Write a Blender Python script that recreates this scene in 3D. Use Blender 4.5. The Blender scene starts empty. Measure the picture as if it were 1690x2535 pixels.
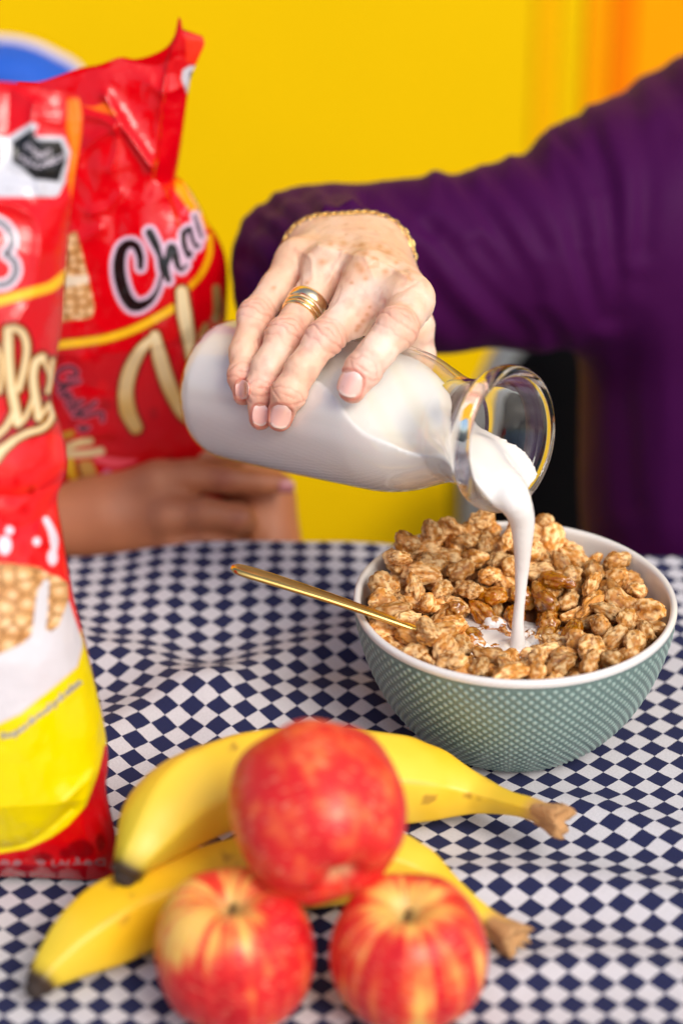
import bpy, math
import numpy as np
from mathutils import Vector, Matrix

rng = np.random.default_rng(7)
scene = bpy.context.scene
COL = scene.collection
f32 = np.float32

# ------------------------------------------------------------------ camera
CAM = np.array([0.0, -1.0392, 0.6775])
PITCH = math.radians(28.0)
FOCAL, SENSOR, IMW, IMH = 85.0, 36.0, 1690.0, 2535.0
KPX = SENSOR / FOCAL / IMH
FWD = np.array([0, math.cos(PITCH), -math.sin(PITCH)])
UPV = np.array([0, math.sin(PITCH), math.cos(PITCH)])
RGT = np.array([1.0, 0, 0])
cd = bpy.data.cameras.new("camera")
cam = bpy.data.objects.new("camera", cd)
COL.objects.link(cam)
cam.location = CAM
cam.rotation_euler = (math.pi / 2 - PITCH, 0, 0)
cd.lens = FOCAL
cd.sensor_fit = 'VERTICAL'
cd.sensor_height = SENSOR
cd.sensor_width = 24
cd.clip_start, cd.clip_end = 0.05, 200
cd.dof.use_dof = True
cd.dof.focus_distance = 1.192
cd.dof.aperture_fstop = 3.1
scene.camera = cam

# ------------------------------------------------------------------ light
SUN_EL, SUN_AZ = math.radians(44), math.radians(146)     # azimuth clockwise from +Y
world = bpy.data.worlds.new("World")
scene.world = world
world.use_nodes = True
wn, wl = world.node_tree.nodes, world.node_tree.links
wn.clear()
sky = wn.new("ShaderNodeTexSky")
sky.sky_type = 'NISHITA'
sky.sun_disc = False
sky.sun_elevation = SUN_EL
sky.sun_rotation = SUN_AZ
sky.air_density, sky.dust_density, sky.ozone_density = 0.9, 3.0, 0.7
bg = wn.new("ShaderNodeBackground")
bg.inputs[1].default_value = 0.13
wo = wn.new("ShaderNodeOutputWorld")
wl.new(sky.outputs[0], bg.inputs[0])
wl.new(bg.outputs[0], wo.inputs[0])
sd = bpy.data.lights.new("sun", 'SUN')
sd.energy = 1.5
sd.angle = math.radians(26)
sd.color = (1.0, 0.95, 0.88)
sun = bpy.data.objects.new("sun", sd)
COL.objects.link(sun)
sdir = Vector((math.sin(SUN_AZ) * math.cos(SUN_EL), math.cos(SUN_AZ) * math.cos(SUN_EL), math.sin(SUN_EL)))
sun.rotation_euler = sdir.to_track_quat('Z', 'Y').to_euler()
sun.location = sdir * 5
scene.view_settings.view_transform = 'Standard'
scene.view_settings.look = 'None'
scene.view_settings.exposure = 0.45
scene.view_settings.gamma = 1.0
scene.view_settings.use_curve_mapping = False
scene.cycles.use_denoising = True
scene.cycles.max_bounces = 20
scene.cycles.diffuse_bounces = 8
scene.cycles.transmission_bounces = 16
scene.cycles.sample_clamp_indirect = 12.0

# ------------------------------------------------------------------ projection helpers (design aid: picture point -> place in the room)
def raydir(px, py):
    return FWD + (px - IMW / 2) * KPX * RGT + (IMH / 2 - py) * KPX * UPV
def D(px, py, t):
    return CAM + t * raydir(px, py)
def PZ(px, py, z):
    d = raydir(px, py)
    return CAM + d * (z - CAM[2]) / d[2]
def PY(px, py, y):
    d = raydir(px, py)
    return CAM + d * (y - CAM[1]) / d[1]
def proj(P):
    d = np.asarray(P) - CAM
    t = d @ FWD
    return IMW / 2 + (d @ RGT) / t / KPX, IMH / 2 - (d @ UPV) / t / KPX, t

# ------------------------------------------------------------------ numeric helpers
def s2l(c):
    c = np.array(c, float) / 255
    return np.where(c <= .04045, c / 12.92, ((c + .055) / 1.055) ** 2.4)
def lin(r, g, b):
    return tuple(s2l((r, g, b))) + (1.0,)
def sstep(a, b, x):
    t = np.clip((x - a) / (b - a), 0, 1)
    return t * t * (3 - 2 * t)
_perm = np.random.default_rng(3).permutation(4096).astype(np.int64)
_rv = np.random.default_rng(4).random(4096)
def vnoise(P, scale=1.0, seed=0):
    P = np.asarray(P, float) * scale + seed * 17.37 + 1000.0
    i = np.floor(P).astype(np.int64)
    f = P - i
    u = f * f * f * (f * (f * 6 - 15) + 10)
    out = 0
    for dx in (0, 1):
        for dy in (0, 1):
            for dz in (0, 1):
                h = _perm[(_perm[(_perm[(i[..., 0] + dx) & 4095] + i[..., 1] + dy) & 4095] + i[..., 2] + dz) & 4095]
                w = (u[..., 0] if dx else 1 - u[..., 0]) * (u[..., 1] if dy else 1 - u[..., 1]) * (u[..., 2] if dz else 1 - u[..., 2])
                out = out + w * _rv[h]
    return out
def fbm(P, scale, oct=3, seed=0):
    s, a, n = 0, 1.0, 0
    for o in range(oct):
        s = s + a * (vnoise(P, scale * 2 ** o, seed + o) - .5)
        n += a
        a *= .5
    return s / n
def catmull(pts, n=10):
    p = np.array(pts, float)
    if len(p) < 3:
        t = np.linspace(0, 1, n + 1)[:, None]
        return p[0] * (1 - t) + p[-1] * t
    q = np.vstack([2 * p[0] - p[1], p, 2 * p[-1] - p[-2]])
    out = []
    for i in range(len(p) - 1):
        a, b, c, d = q[i:i + 4]
        t = np.linspace(0, 1, n, endpoint=False)[:, None]
        out.append(.5 * (2 * b + (c - a) * t + (2 * a - 5 * b + 4 * c - d) * t ** 2 + (3 * b - a - 3 * c + d) * t ** 3))
    out.append(p[-1:])
    return np.vstack(out)
def resample(poly, n):
    p = np.array(poly, float)
    s = np.r_[0, np.cumsum(np.linalg.norm(np.diff(p, axis=0), axis=1))]
    t = np.linspace(0, s[-1], n)
    return np.stack([np.interp(t, s, p[:, k]) for k in range(p.shape[1])], 1)
def poly_dist(X, Y, pts, w=0.0):
    """signed distance of points to a stroke along pts with half width w (number or list)"""
    pts = np.array(pts, float)
    w = np.full(len(pts), w, float) if np.isscalar(w) else np.array(w, float)
    d = np.full(X.shape, 1e9)
    for i in range(len(pts) - 1):
        a, b = pts[i], pts[i + 1]
        e = b - a
        L = e @ e + 1e-12
        h = np.clip(((X - a[0]) * e[0] + (Y - a[1]) * e[1]) / L, 0, 1)
        d = np.minimum(d, np.hypot(X - a[0] - h * e[0], Y - a[1] - h * e[1]) - (w[i] + (w[i + 1] - w[i]) * h))
    return d
def polygon_dist(X, Y, pts):
    pts = np.array(pts, float)
    inside = np.zeros(X.shape, bool)
    d = np.full(X.shape, 1e9)
    n = len(pts)
    for i in range(n):
        a, b = pts[i], pts[(i + 1) % n]
        e = b - a
        h = np.clip(((X - a[0]) * e[0] + (Y - a[1]) * e[1]) / (e @ e + 1e-12), 0, 1)
        d = np.minimum(d, np.hypot(X - a[0] - h * e[0], Y - a[1] - h * e[1]))
        c = (a[1] > Y) != (b[1] > Y)
        with np.errstate(divide='ignore', invalid='ignore'):
            xi = (b[0] - a[0]) * (Y - a[1]) / (b[1] - a[1] + 1e-12) + a[0]
        inside ^= c & (X < xi)
    return np.where(inside, -d, d)

# ------------------------------------------------------------------ mesh helpers
def mesh_from(name, V, Q, smooth=True, T=None):
    V = np.asarray(V, f32)
    Q = np.asarray(Q, np.int32).reshape(-1, 4) if Q is not None and len(Q) else np.zeros((0, 4), np.int32)
    T = np.asarray(T, np.int32).reshape(-1, 3) if T is not None and len(T) else np.zeros((0, 3), np.int32)
    me = bpy.data.meshes.new(name)
    me.vertices.add(len(V))
    me.vertices.foreach_set("co", V.ravel())
    nl = Q.size + T.size
    me.loops.add(nl)
    me.loops.foreach_set("vertex_index", np.r_[Q.ravel(), T.ravel()].astype(np.int32))
    me.polygons.add(len(Q) + len(T))
    me.polygons.foreach_set("loop_start", np.r_[np.arange(len(Q)) * 4, Q.size + np.arange(len(T)) * 3].astype(np.int32))
    me.polygons.foreach_set("loop_total", np.r_[np.full(len(Q), 4), np.full(len(T), 3)].astype(np.int32))
    me.polygons.foreach_set("use_smooth", np.full(len(Q) + len(T), smooth))
    me.update(calc_edges=True)
    me.validate()
    return me
def set_col(me, C, name="Col"):
    C = np.asarray(C, float)
    C4 = np.ones((len(me.vertices), 4), f32)
    C4[:, :3] = C
    at = me.color_attributes.new(name, 'FLOAT_COLOR', 'POINT')
    at.data.foreach_set("color", C4.ravel())
def tag(o, label=None, cat=None, group=None, kind=None):
    if label: o["label"] = label
    if cat: o["category"] = cat
    if group: o["group"] = group
    if kind: o["kind"] = kind
    return o
def link(name, me, mat=None, parent=None):
    o = bpy.data.objects.new(name, me)
    COL.objects.link(o)
    if mat is not None and me is not None and len(me.materials) == 0:
        me.materials.append(mat)
    if parent is not None:
        o.parent = parent
        o.matrix_parent_inverse = Matrix.Translation(parent.location).inverted() if parent.rotation_euler.to_quaternion().angle < 1e-6 else parent.matrix_basis.inverted()
    return o
def empty(name, loc):
    o = bpy.data.objects.new(name, None)
    o.empty_display_size = .02
    o.location = loc
    COL.objects.link(o)
    return o
def grid_quads(nu, nv, wrap_u=False, wrap_v=False):
    """vertex index = i*nv + j"""
    iu = np.arange(nu if wrap_u else nu - 1)
    jv = np.arange(nv if wrap_v else nv - 1)
    I, J = np.meshgrid(iu, jv, indexing='ij')
    I2, J2 = (I + 1) % nu, (J + 1) % nv
    return np.stack([I * nv + J, I2 * nv + J, I2 * nv + J2, I * nv + J2], -1).reshape(-1, 4)
def vert_normals(V, Q):
    n = np.cross(V[Q[:, 2]] - V[Q[:, 0]], V[Q[:, 3]] - V[Q[:, 1]])
    N = np.zeros_like(V)
    for k in range(4):
        np.add.at(N, Q[:, k], n)
    return N / (np.linalg.norm(N, axis=1, keepdims=True) + 1e-20)
def smooth_mesh(V, Q, it=1, lam=.5):
    for _ in range(it):
        S = np.zeros_like(V)
        c = np.zeros(len(V))
        for k in range(4):
            for m in (1, 3):
                np.add.at(S, Q[:, k], V[Q[:, (k + m) % 4]])
            np.add.at(c, Q[:, k], 2)
        V = V + lam * (S / np.maximum(c, 1)[:, None] - V)
    return V
def frame_of(d, hint=(0, 0, 1)):
    d = np.array(d, float)
    d /= np.linalg.norm(d)
    a = np.cross(hint, d)
    if np.linalg.norm(a) < 1e-5:
        a = np.cross((1, 0, 0), d)
    a /= np.linalg.norm(a)
    return a, np.cross(d, a), d
def tube(path, rad, nseg=16, hint=(0, 0, 1), sec=None, cap=True):
    """swept tube; rad per point (number or pair); returns V, Q, T"""
    P = np.array(path, float)
    n = len(P)
    rad = np.array(rad, float)
    if rad.ndim == 0: rad = np.full((n, 2), float(rad))
    if rad.ndim == 1: rad = np.stack([rad, rad], 1)
    tan = np.gradient(P, axis=0)
    tan /= np.linalg.norm(tan, axis=1, keepdims=True)
    th = np.arange(nseg) * 2 * np.pi / nseg
    sr = np.ones(nseg) if sec is None else sec(th)
    V = []
    a = None
    for i in range(n):
        if a is None:
            a, b, _ = frame_of(tan[i], hint)
        else:
            a = a - tan[i] * (a @ tan[i])
            a /= np.linalg.norm(a)
            b = np.cross(tan[i], a)
        V.append(P[i] + (np.cos(th) * sr * rad[i, 0])[:, None] * a + (np.sin(th) * sr * rad[i, 1])[:, None] * b)
    V = np.vstack(V)
    Q = grid_quads(n, nseg, False, True)[:, ::-1]
    T = []
    if cap:
        V = np.vstack([V, P[0], P[-1]])
        c0, c1 = n * nseg, n * nseg + 1
        j = np.arange(nseg)
        T = np.vstack([np.stack([np.full(nseg, c0), (j + 1) % nseg, j], 1)[:, ::-1] * 1,
                       np.stack([np.full(nseg, c1), (n - 1) * nseg + j, (n - 1) * nseg + (j + 1) % nseg], 1)[:, ::-1]])
        T[:nseg] = np.stack([np.full(nseg, c0), (j + 1) % nseg, j], 1)
        T[nseg:] = np.stack([np.full(nseg, c1), (n - 1) * nseg + j, (n - 1) * nseg + (j + 1) % nseg], 1)
    return V, Q, T
def lathe(prof, nseg=64):
    """prof list of (r, z) -> V, Q (around local z)"""
    p = np.array(prof, float)
    th = np.arange(nseg) * 2 * np.pi / nseg
    V = np.stack([p[:, None, 0] * np.cos(th), p[:, None, 0] * np.sin(th), np.repeat(p[:, 1:2], nseg, 1)], -1).reshape(-1, 3)
    return V, grid_quads(len(p), nseg, False, True)[:, ::-1]
def box(lo, hi):
    lo, hi = np.array(lo, float), np.array(hi, float)
    V = np.array([[(lo, hi)[i][0], (lo, hi)[j][1], (lo, hi)[k][2]] for i in (0, 1) for j in (0, 1) for k in (0, 1)])
    Q = np.array([[0, 1, 3, 2], [4, 6, 7, 5], [0, 4, 5, 1], [2, 3, 7, 6], [0, 2, 6, 4], [1, 5, 7, 3]])
    return V, Q
def bevel(o, w=.003, seg=2):
    m = o.modifiers.new("bevel", 'BEVEL')
    m.width, m.segments = w, seg
    return o

# ------------------------------------------------------------------ signed-distance modelling
def caps(P, a, b, ra, rb):
    a, b = np.asarray(a, f32), np.asarray(b, f32)
    ba = b - a
    pa = P - a
    h = np.clip(pa @ ba / f32(ba @ ba + 1e-12), 0, 1)
    q = pa - h[:, None] * ba
    return np.sqrt(np.einsum('ij,ij->i', q, q)) - (f32(ra) + f32(rb - ra) * h)
def smin(a, b, k):
    h = np.maximum(k - np.abs(a - b), 0) / f32(k)
    return np.minimum(a, b) - h * h * f32(k * .25)
def chain(P, pts, k=.003):
    d = None
    for (a, ra), (b, rb) in zip(pts[:-1], pts[1:]):
        c = caps(P, a, b, ra, rb)
        d = c if d is None else smin(d, c, k)
    return d
def sdf_mesh(f, lo, hi, h, margin=1.0):
    lo, hi = np.array(lo, float), np.array(hi, float)
    H = 4 * h
    nb = np.ceil((hi - lo) / H).astype(int) + 1
    bi = np.stack(np.meshgrid(*[np.arange(n) for n in nb], indexing='ij'), -1).reshape(-1, 3)
    cen = (lo + (bi + .375) * H).astype(f32)
    dc = np.concatenate([f(c) for c in np.array_split(cen, max(1, len(cen) // 200000))])
    act = np.abs(dc) < H * (.95 + margin * .35)
    N = nb * 4
    DD = np.repeat(np.repeat(np.repeat(dc.reshape(nb), 4, 0), 4, 1), 4, 2).astype(f32)
    off = np.stack(np.meshgrid(*[np.arange(4)] * 3, indexing='ij'), -1).reshape(-1, 3)
    ab = bi[act]
    for ch in np.array_split(np.arange(len(ab)), max(1, len(ab) // 6000)):
        idx = (ab[ch][:, None] * 4 + off[None]).reshape(-1, 3)
        DD[idx[:, 0], idx[:, 1], idx[:, 2]] = f((lo + idx * h).astype(f32))
    S = DD < 0
    c = np.zeros(tuple(N - 1), np.int8)
    for i in (0, 1):
        for j in (0, 1):
            for k in (0, 1):
                c += S[i:N[0] - 1 + i, j:N[1] - 1 + j, k:N[2] - 1 + k]
    cells = np.argwhere((c > 0) & (c < 8))
    vid = np.full(tuple(N - 1), -1, np.int32)
    vid[cells[:, 0], cells[:, 1], cells[:, 2]] = np.arange(len(cells))
    cor = np.array([[i, j, k] for i in (0, 1) for j in (0, 1) for k in (0, 1)])
    dv = np.stack([DD[cells[:, 0] + q[0], cells[:, 1] + q[1], cells[:, 2] + q[2]] for q in cor], 1)
    acc = np.zeros((len(cells), 3))
    cnt = np.zeros(len(cells))
    for a in range(8):
        for b in range(a + 1, 8):
            if np.abs(cor[a] - cor[b]).sum() != 1: continue
            x = (dv[:, a] < 0) != (dv[:, b] < 0)
            t = dv[x, a] / (dv[x, a] - dv[x, b])
            acc[x] += cor[a] + t[:, None] * (cor[b] - cor[a])
            cnt[x] += 1
    V = lo + (cells + acc / np.maximum(cnt, 1)[:, None]) * h
    quads = []
    for ax in range(3):
        sl0 = [slice(None)] * 3
        sl1 = [slice(None)] * 3
        sl0[ax], sl1[ax] = slice(0, -1), slice(1, None)
        x = np.argwhere(S[tuple(sl0)] != S[tuple(sl1)])
        o1, o2 = [a for a in range(3) if a != ax]
        ok = (x[:, o1] > 0) & (x[:, o2] > 0) & (x[:, o1] < N[o1] - 1) & (x[:, o2] < N[o2] - 1)
        x = x[ok]
        ins = S[x[:, 0], x[:, 1], x[:, 2]]
        q = []
        for (d1, d2) in ((-1, -1), (0, -1), (0, 0), (-1, 0)):
            y = x.copy()
            y[:, o1] += d1
            y[:, o2] += d2
            q.append(vid[y[:, 0], y[:, 1], y[:, 2]])
        q = np.stack(q, 1)
        flip = ins if ax != 1 else ~ins
        q[~flip] = q[~flip][:, ::-1]
        quads.append(q)
    Q = np.vstack(quads)
    Q = Q[(Q >= 0).all(1)]
    return V, Q

# ------------------------------------------------------------------ materials
def mat(name, col=(.5, .5, .5, 1), rough=.5, metal=0, attr=None, **kw):
    m = bpy.data.materials.new(name)
    m.use_nodes = True
    b = m.node_tree.nodes["Principled BSDF"]
    b.inputs["Base Color"].default_value = col
    b.inputs["Roughness"].default_value = rough
    b.inputs["Metallic"].default_value = metal
    for k, v in kw.items():
        b.inputs[k.replace('_', ' ')].default_value = v
    if attr:
        a = m.node_tree.nodes.new("ShaderNodeVertexColor")
        a.layer_name = attr
        m.node_tree.links.new(a.outputs[0], b.inputs["Base Color"])
    return m
def nd(m, t, **kw):
    n = m.node_tree.nodes.new(t)
    for k, v in kw.items():
        if k in n.inputs: n.inputs[k].default_value = v
        else: setattr(n, k, v)
    return n
def lk(m, a, b): m.node_tree.links.new(a, b)
def bsdf(m): return m.node_tree.nodes["Principled BSDF"]
def noise_bump(m, scale=200, strength=.3, dist=.001, detail=3, coord='Object', stretch=None):
    tc = nd(m, "ShaderNodeTexCoord")
    src = tc.outputs[coord]
    if stretch:
        mp = nd(m, "ShaderNodeMapping")
        mp.inputs['Scale'].default_value = stretch
        lk(m, src, mp.inputs[0])
        src = mp.outputs[0]
    n = nd(m, "ShaderNodeTexNoise", Scale=scale, Detail=detail)
    lk(m, src, n.inputs['Vector'])
    b = nd(m, "ShaderNodeBump", Strength=strength, Distance=dist)
    lk(m, n.outputs[0], b.inputs['Height'])
    lk(m, b.outputs[0], bsdf(m).inputs['Normal'])
    return n
def outward(V, Q):
    a, b, c, d = (V[Q[:, k]] for k in range(4))
    vol = np.einsum('ij,ij->', a, np.cross(b, c)) + np.einsum('ij,ij->', a, np.cross(c, d))
    return Q if vol > 0 else Q[:, ::-1]
# ================================================================== SETTING
# ground
m = mat("ground paving", lin(150, 146, 140), .85)
n = noise_bump(m, 60, .4, .004)
V, Q = box((-6, -6, -.80), (6, 6, -.75))
tag(link("ground", mesh_from("ground", V, Q, False), m), kind='structure')

# back wall: painted boards, yellow then orange
WALL_Y = 1.15
def wall_paint(name, c):
    m = mat(name, c, .55)
    bsdf(m).inputs['Specular IOR Level'].default_value = .08
    tcn = nd(m, "ShaderNodeTexCoord")
    nz = nd(m, "ShaderNodeTexNoise", Scale=3.0, Detail=3.0)
    lk(m, tcn.outputs['Object'], nz.inputs['Vector'])
    hs = nd(m, "ShaderNodeHueSaturation")
    mr = nd(m, "ShaderNodeMapRange")
    mr.inputs[3].default_value, mr.inputs[4].default_value = .93, 1.07
    lk(m, nz.outputs[0], mr.inputs[0])
    lk(m, mr.outputs[0], hs.inputs['Value'])
    hs.inputs['Color'].default_value = c
    lk(m, hs.outputs[0], bsdf(m).inputs['Base Color'])
    return m
M_yel = wall_paint("yellow paint", (.83, .53, .0004, 1))
M_amb = wall_paint("amber paint", (.93, .48, .0004, 1))
M_ora = wall_paint("orange paint", (.95, .35, .0004, 1))
M_deep = wall_paint("deep orange paint", (.92, .22, .0004, 1))
wall = tag(empty("wall", (0, WALL_Y, -.75)), "yellow painted board wall turning orange on the right, behind everything", "wall")
def wx(px): return PY(px, 300, WALL_Y)[0]
edges = [(-2.2, M_amb, 0), (wx(-60), M_yel, .0), (wx(1312), M_amb, .002), (wx(1366), M_yel, 0),
         (wx(1430), M_ora, .003), (wx(1492), M_deep, .005), (wx(1545), M_ora, .003), (wx(1900), M_yel, 0), (2.2, None, 0)]
for (x0, mm, dy), (x1, _, _) in zip(edges[:-1], edges[1:]):
    V, Q = box((x0 + .0008, WALL_Y - .02 - dy, -.75), (x1 - .0008, WALL_Y + .02, 1.6))
    o = link("board", mesh_from("board", V, Q, False), mm, wall)
    bevel(o, .002)

# table
TBACK = .175
tbl = tag(empty("table", (0, -.25, -.75)), "wooden table hidden under the navy and white checked cloth", "table")
M_wood = mat("table wood", lin(120, 84, 52), .5)
noise_bump(M_wood, 30, .2, .001, stretch=(1, 12, 12))
V, Q = box((-.62, -.66, -.034), (.62, TBACK, -.006))
bevel(link("tabletop", mesh_from("tabletop", V, Q, False), M_wood, tbl), .004)
for sx in (-.56, .56):
    for sy in (-.60, .12):
        V, Q = box((sx - .025, sy - .025, -.75), (sx + .025, sy + .025, -.034))
        bevel(link("leg", mesh_from("leg", V, Q, False), M_wood, tbl), .003)

# cloth
def to_xy(pts): return np.array([PZ(a, b, 0)[:2] for a, b in pts])
RIDGES = [  # picture-measured wrinkles laid on the table plane: pts, height, width
    (to_xy([(150, 1600), (225, 1628), (340, 1650), (450, 1712), (520, 1730)]), .0078, .017),
    (to_xy([(235, 1845), (330, 1795), (400, 1765), (560, 1710), (700, 1655), (880, 1605)]), .0082, .018),
    (to_xy([(560, 1800), (700, 1745), (860, 1720), (960, 1760)]), .0045, .015),
    (to_xy([(1130, 2190), (1300, 2185), (1500, 2205), (1750, 2255)]), .0052, .015),
    (to_xy([(1180, 1960), (1400, 1985), (1700, 2090)]), .0030, .012),
    (to_xy([(1620, 1560), (1700, 1640), (1800, 1700)]), .004, .012),
    (to_xy([(-100, 2330), (150, 2350), (400, 2420)]), .003, .012),
    (to_xy([(1230, 2420), (1450, 2380), (1750, 2420)]), .003, .012),
]
def cloth_h(X, Y):
    h = np.zeros_like(X)
    for pts, A, w in RIDGES:
        d = poly_dist(X, Y, catmull(pts, 8))
        h += A * np.exp(-(d / w) ** 2 / 1.2)
    P = np.stack([X, Y, 0 * X], -1)
    h += .0016 * fbm(P, 14, 3, 5) + .0008 + .0006 * fbm(P, 55, 3, 15)
    left = (1 - sstep(.00, .10, X)) * sstep(-.16, -.07, X)
    h += .010 * sstep(.06, .16, Y) * left + .002 * sstep(.05, .12, Y)
    # flat under what stands on the cloth
    for cx, cy, r in ((.086, 0, .062), (-.22, -.135, .10), (-.0448, -.2268, .03), (.0277, -.2268, .03)):
        k = sstep(r * .75, r * 1.35, np.hypot(X - cx, Y - cy))
        h = h * k + .0004 * (1 - k)
    return h
gx = np.linspace(-.66, .66, 331)
gy = np.r_[np.linspace(-.70, -.42, 24)[:-1], np.linspace(-.42, TBACK, 230)]
X, Y = np.meshgrid(gx, gy, indexing='ij')
Z = cloth_h(X, Y)
# drop over the back edge, with soft pleats
nd_ = 26
drop = np.linspace(0, .26, nd_)[1:]
rad = .008
Xd = np.repeat(gx[:, None], nd_ - 1, 1)
Yd = TBACK + rad * np.minimum(drop / rad, 1)[None] + (.006 * np.sin(gx * 40) + .004 * np.sin(gx * 93 + 1))[:, None] * sstep(.02, .2, drop)[None]
Zd = Z[:, -1:] - np.maximum(drop - rad * .4, drop ** 2 / (2 * rad) * (drop < rad) * .6)[None]
X = np.hstack([X, Xd]); Y = np.hstack([Y, Yd]); Z = np.hstack([Z, Zd])
P = np.stack([X, Y, Z], -1)
arc = np.zeros_like(X)
arc[:, 1:] = np.cumsum(np.linalg.norm(np.diff(P, axis=1), axis=2), 1)
j0 = np.argmin(np.abs(gy + .26))
arc -= arc[:, j0:j0 + 1]
CELL = .01365
UU = (X + .012 * fbm(P, 5, 2, 9)) * 1.0
VV = arc + .012 * fbm(P, 5, 2, 19)
me = mesh_from("tablecloth", P.reshape(-1, 3), grid_quads(len(gx), X.shape[1]))
uv = np.stack([(UU + VV) / CELL + .37, (VV - UU) / CELL + .2], -1).reshape(-1, 2).astype(f32)
ul = me.uv_layers.new(name="UVMap")
li = np.zeros(len(me.loops), np.int32)
me.loops.foreach_get("vertex_index", li)
ul.data.foreach_set("uv", uv[li].ravel())
M_cl = mat("checked cotton", (.7, .7, .7, 1), .85)
b = bsdf(M_cl)
b.inputs["Sheen Weight"].default_value = .03
b.inputs["Specular IOR Level"].default_value = .2
tc = nd(M_cl, "ShaderNodeTexCoord")
ck = nd(M_cl, "ShaderNodeTexChecker", Scale=1.0)
ck.inputs['Color1'].default_value = (.017, .021, .072, 1)
ck.inputs['Color2'].default_value = (.60, .585, .61, 1)
nz = nd(M_cl, "ShaderNodeTexNoise", Scale=1.7, Detail=3.0)
lk(M_cl, tc.outputs['UV'], nz.inputs['Vector'])
vm = nd(M_cl, "ShaderNodeVectorMath", operation='MULTIPLY_ADD')
vm.inputs[1].default_value = (.10, .10, 0)
vs = nd(M_cl, "ShaderNodeVectorMath", operation='ADD')
lk(M_cl, nz.outputs[1], vm.inputs[0])
lk(M_cl, tc.outputs['UV'], vm.inputs[2])
lk(M_cl, vm.outputs[0], ck.inputs['Vector'])
# weave
wv = nd(M_cl, "ShaderNodeTexWave", Scale=3.3, Distortion=.6)
wv.bands_direction = 'X'
wv2 = nd(M_cl, "ShaderNodeTexWave", Scale=3.3, Distortion=.6)
wv2.bands_direction = 'Y'
lk(M_cl, tc.outputs['UV'], wv.inputs['Vector'])
lk(M_cl, tc.outputs['UV'], wv2.inputs['Vector'])
ad = nd(M_cl, "ShaderNodeMath", operation='ADD')
lk(M_cl, wv.outputs['Fac'], ad.inputs[0])
lk(M_cl, wv2.outputs['Fac'], ad.inputs[1])
fz = nd(M_cl, "ShaderNodeTexNoise", Scale=9.0, Detail=4.0)
lk(M_cl, tc.outputs['UV'], fz.inputs['Vector'])
mr = nd(M_cl, "ShaderNodeMapRange")
mr.inputs[1].default_value, mr.inputs[2].default_value = .25, .75
mr.inputs[3].default_value, mr.inputs[4].default_value = .72, 1.25
lk(M_cl, fz.outputs[0], mr.inputs[0])
mx = nd(M_cl, "ShaderNodeVectorMath", operation='SCALE')
lk(M_cl, ck.outputs[0], mx.inputs[0])
lk(M_cl, mr.outputs[0], mx.inputs['Scale'])
mixc = nd(M_cl, "ShaderNodeMix", data_type='RGBA')
mixc.inputs[0].default_value = .4
lk(M_cl, ck.outputs[0], mixc.inputs[6])
lk(M_cl, mx.outputs[0], mixc.inputs[7])
lk(M_cl, mixc.outputs[2], b.inputs['Base Color'])
bp = nd(M_cl, "ShaderNodeBump", Strength=.25, Distance=.0004)
lk(M_cl, ad.outputs[0], bp.inputs['Height'])
lk(M_cl, bp.outputs[0], b.inputs['Normal'])
cl = tag(link("tablecloth", me, M_cl), "navy and white checked cotton tablecloth, wrinkled, spread over the table", "tablecloth")
sm = cl.modifiers.new("thickness", 'SOLIDIFY')
sm.thickness, sm.offset = .0008, -1

# ------------------------------------------------------------------ black chair with grey frame (behind the bowl, right)
CY = .66
def cpt(px, py, y=CY): return PY(px, py, y)
ch = tag(empty("chair", (PY(1420, 1200, CY)[0], CY + .15, -.75)), "black chair back with a pale grey frame, between yellow wall and purple blouse", "chair")
M_blk = mat("black upholstery", (.004, .004, .005, 1), .9)
bsdf(M_blk).inputs['Specular IOR Level'].default_value = .1
M_gry = mat("pale grey metal", (.42, .47, .47, 1), .4, .0)
out = [cpt(*p) for p in ((1165, 1700), (1178, 1260), (1180, 1120), (1200, 1010), (1232, 920), (1275, 850), (1350, 790), (1500, 760), (1640, 770), (1740, 830), (1790, 940), (1800, 1120), (1805, 1700))]
fr = catmull(out, 8)
V, Q, T = tube(fr, .0125, 14, (0, 1, 0))
link("frame", mesh_from("frame", V, Q, True, T), M_gry, ch)
# upholstered panel inside the frame: filled outline with rounded faces
oc = fr.mean(0)
rings = []
for s, dy in ((.0, -.022), (.5, -.022), (.85, -.018), (.97, -.006), (.99, 0), (.97, .006), (.85, .018), (.5, .022), (0, .022)):
    r = oc + (fr - oc) * s
    r[:, 1] += dy
    rings.append(r)
V = np.vstack(rings)
Q = grid_quads(len(rings), len(fr), False, True)
link("backrest", mesh_from("backrest", V, Q), M_blk, ch)
x0, x1 = out[0][0], out[-1][0]
zb = out[0][2]
V, Q = box((x0, CY - .02, zb - .05), (x1, CY + .42, zb + .01))
bevel(link("seat", mesh_from("seat", V, Q, False), M_blk, ch), .02, 4)
for sx in (x0 + .015, x1 - .015):
    for sy in (CY, CY + .40):
        V, Q, T = tube([(sx, sy, -.75), (sx, sy, zb - .05)], .012, 12)
        link("leg", mesh_from("leg", V, Q, True, T), M_gry, ch)

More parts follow.
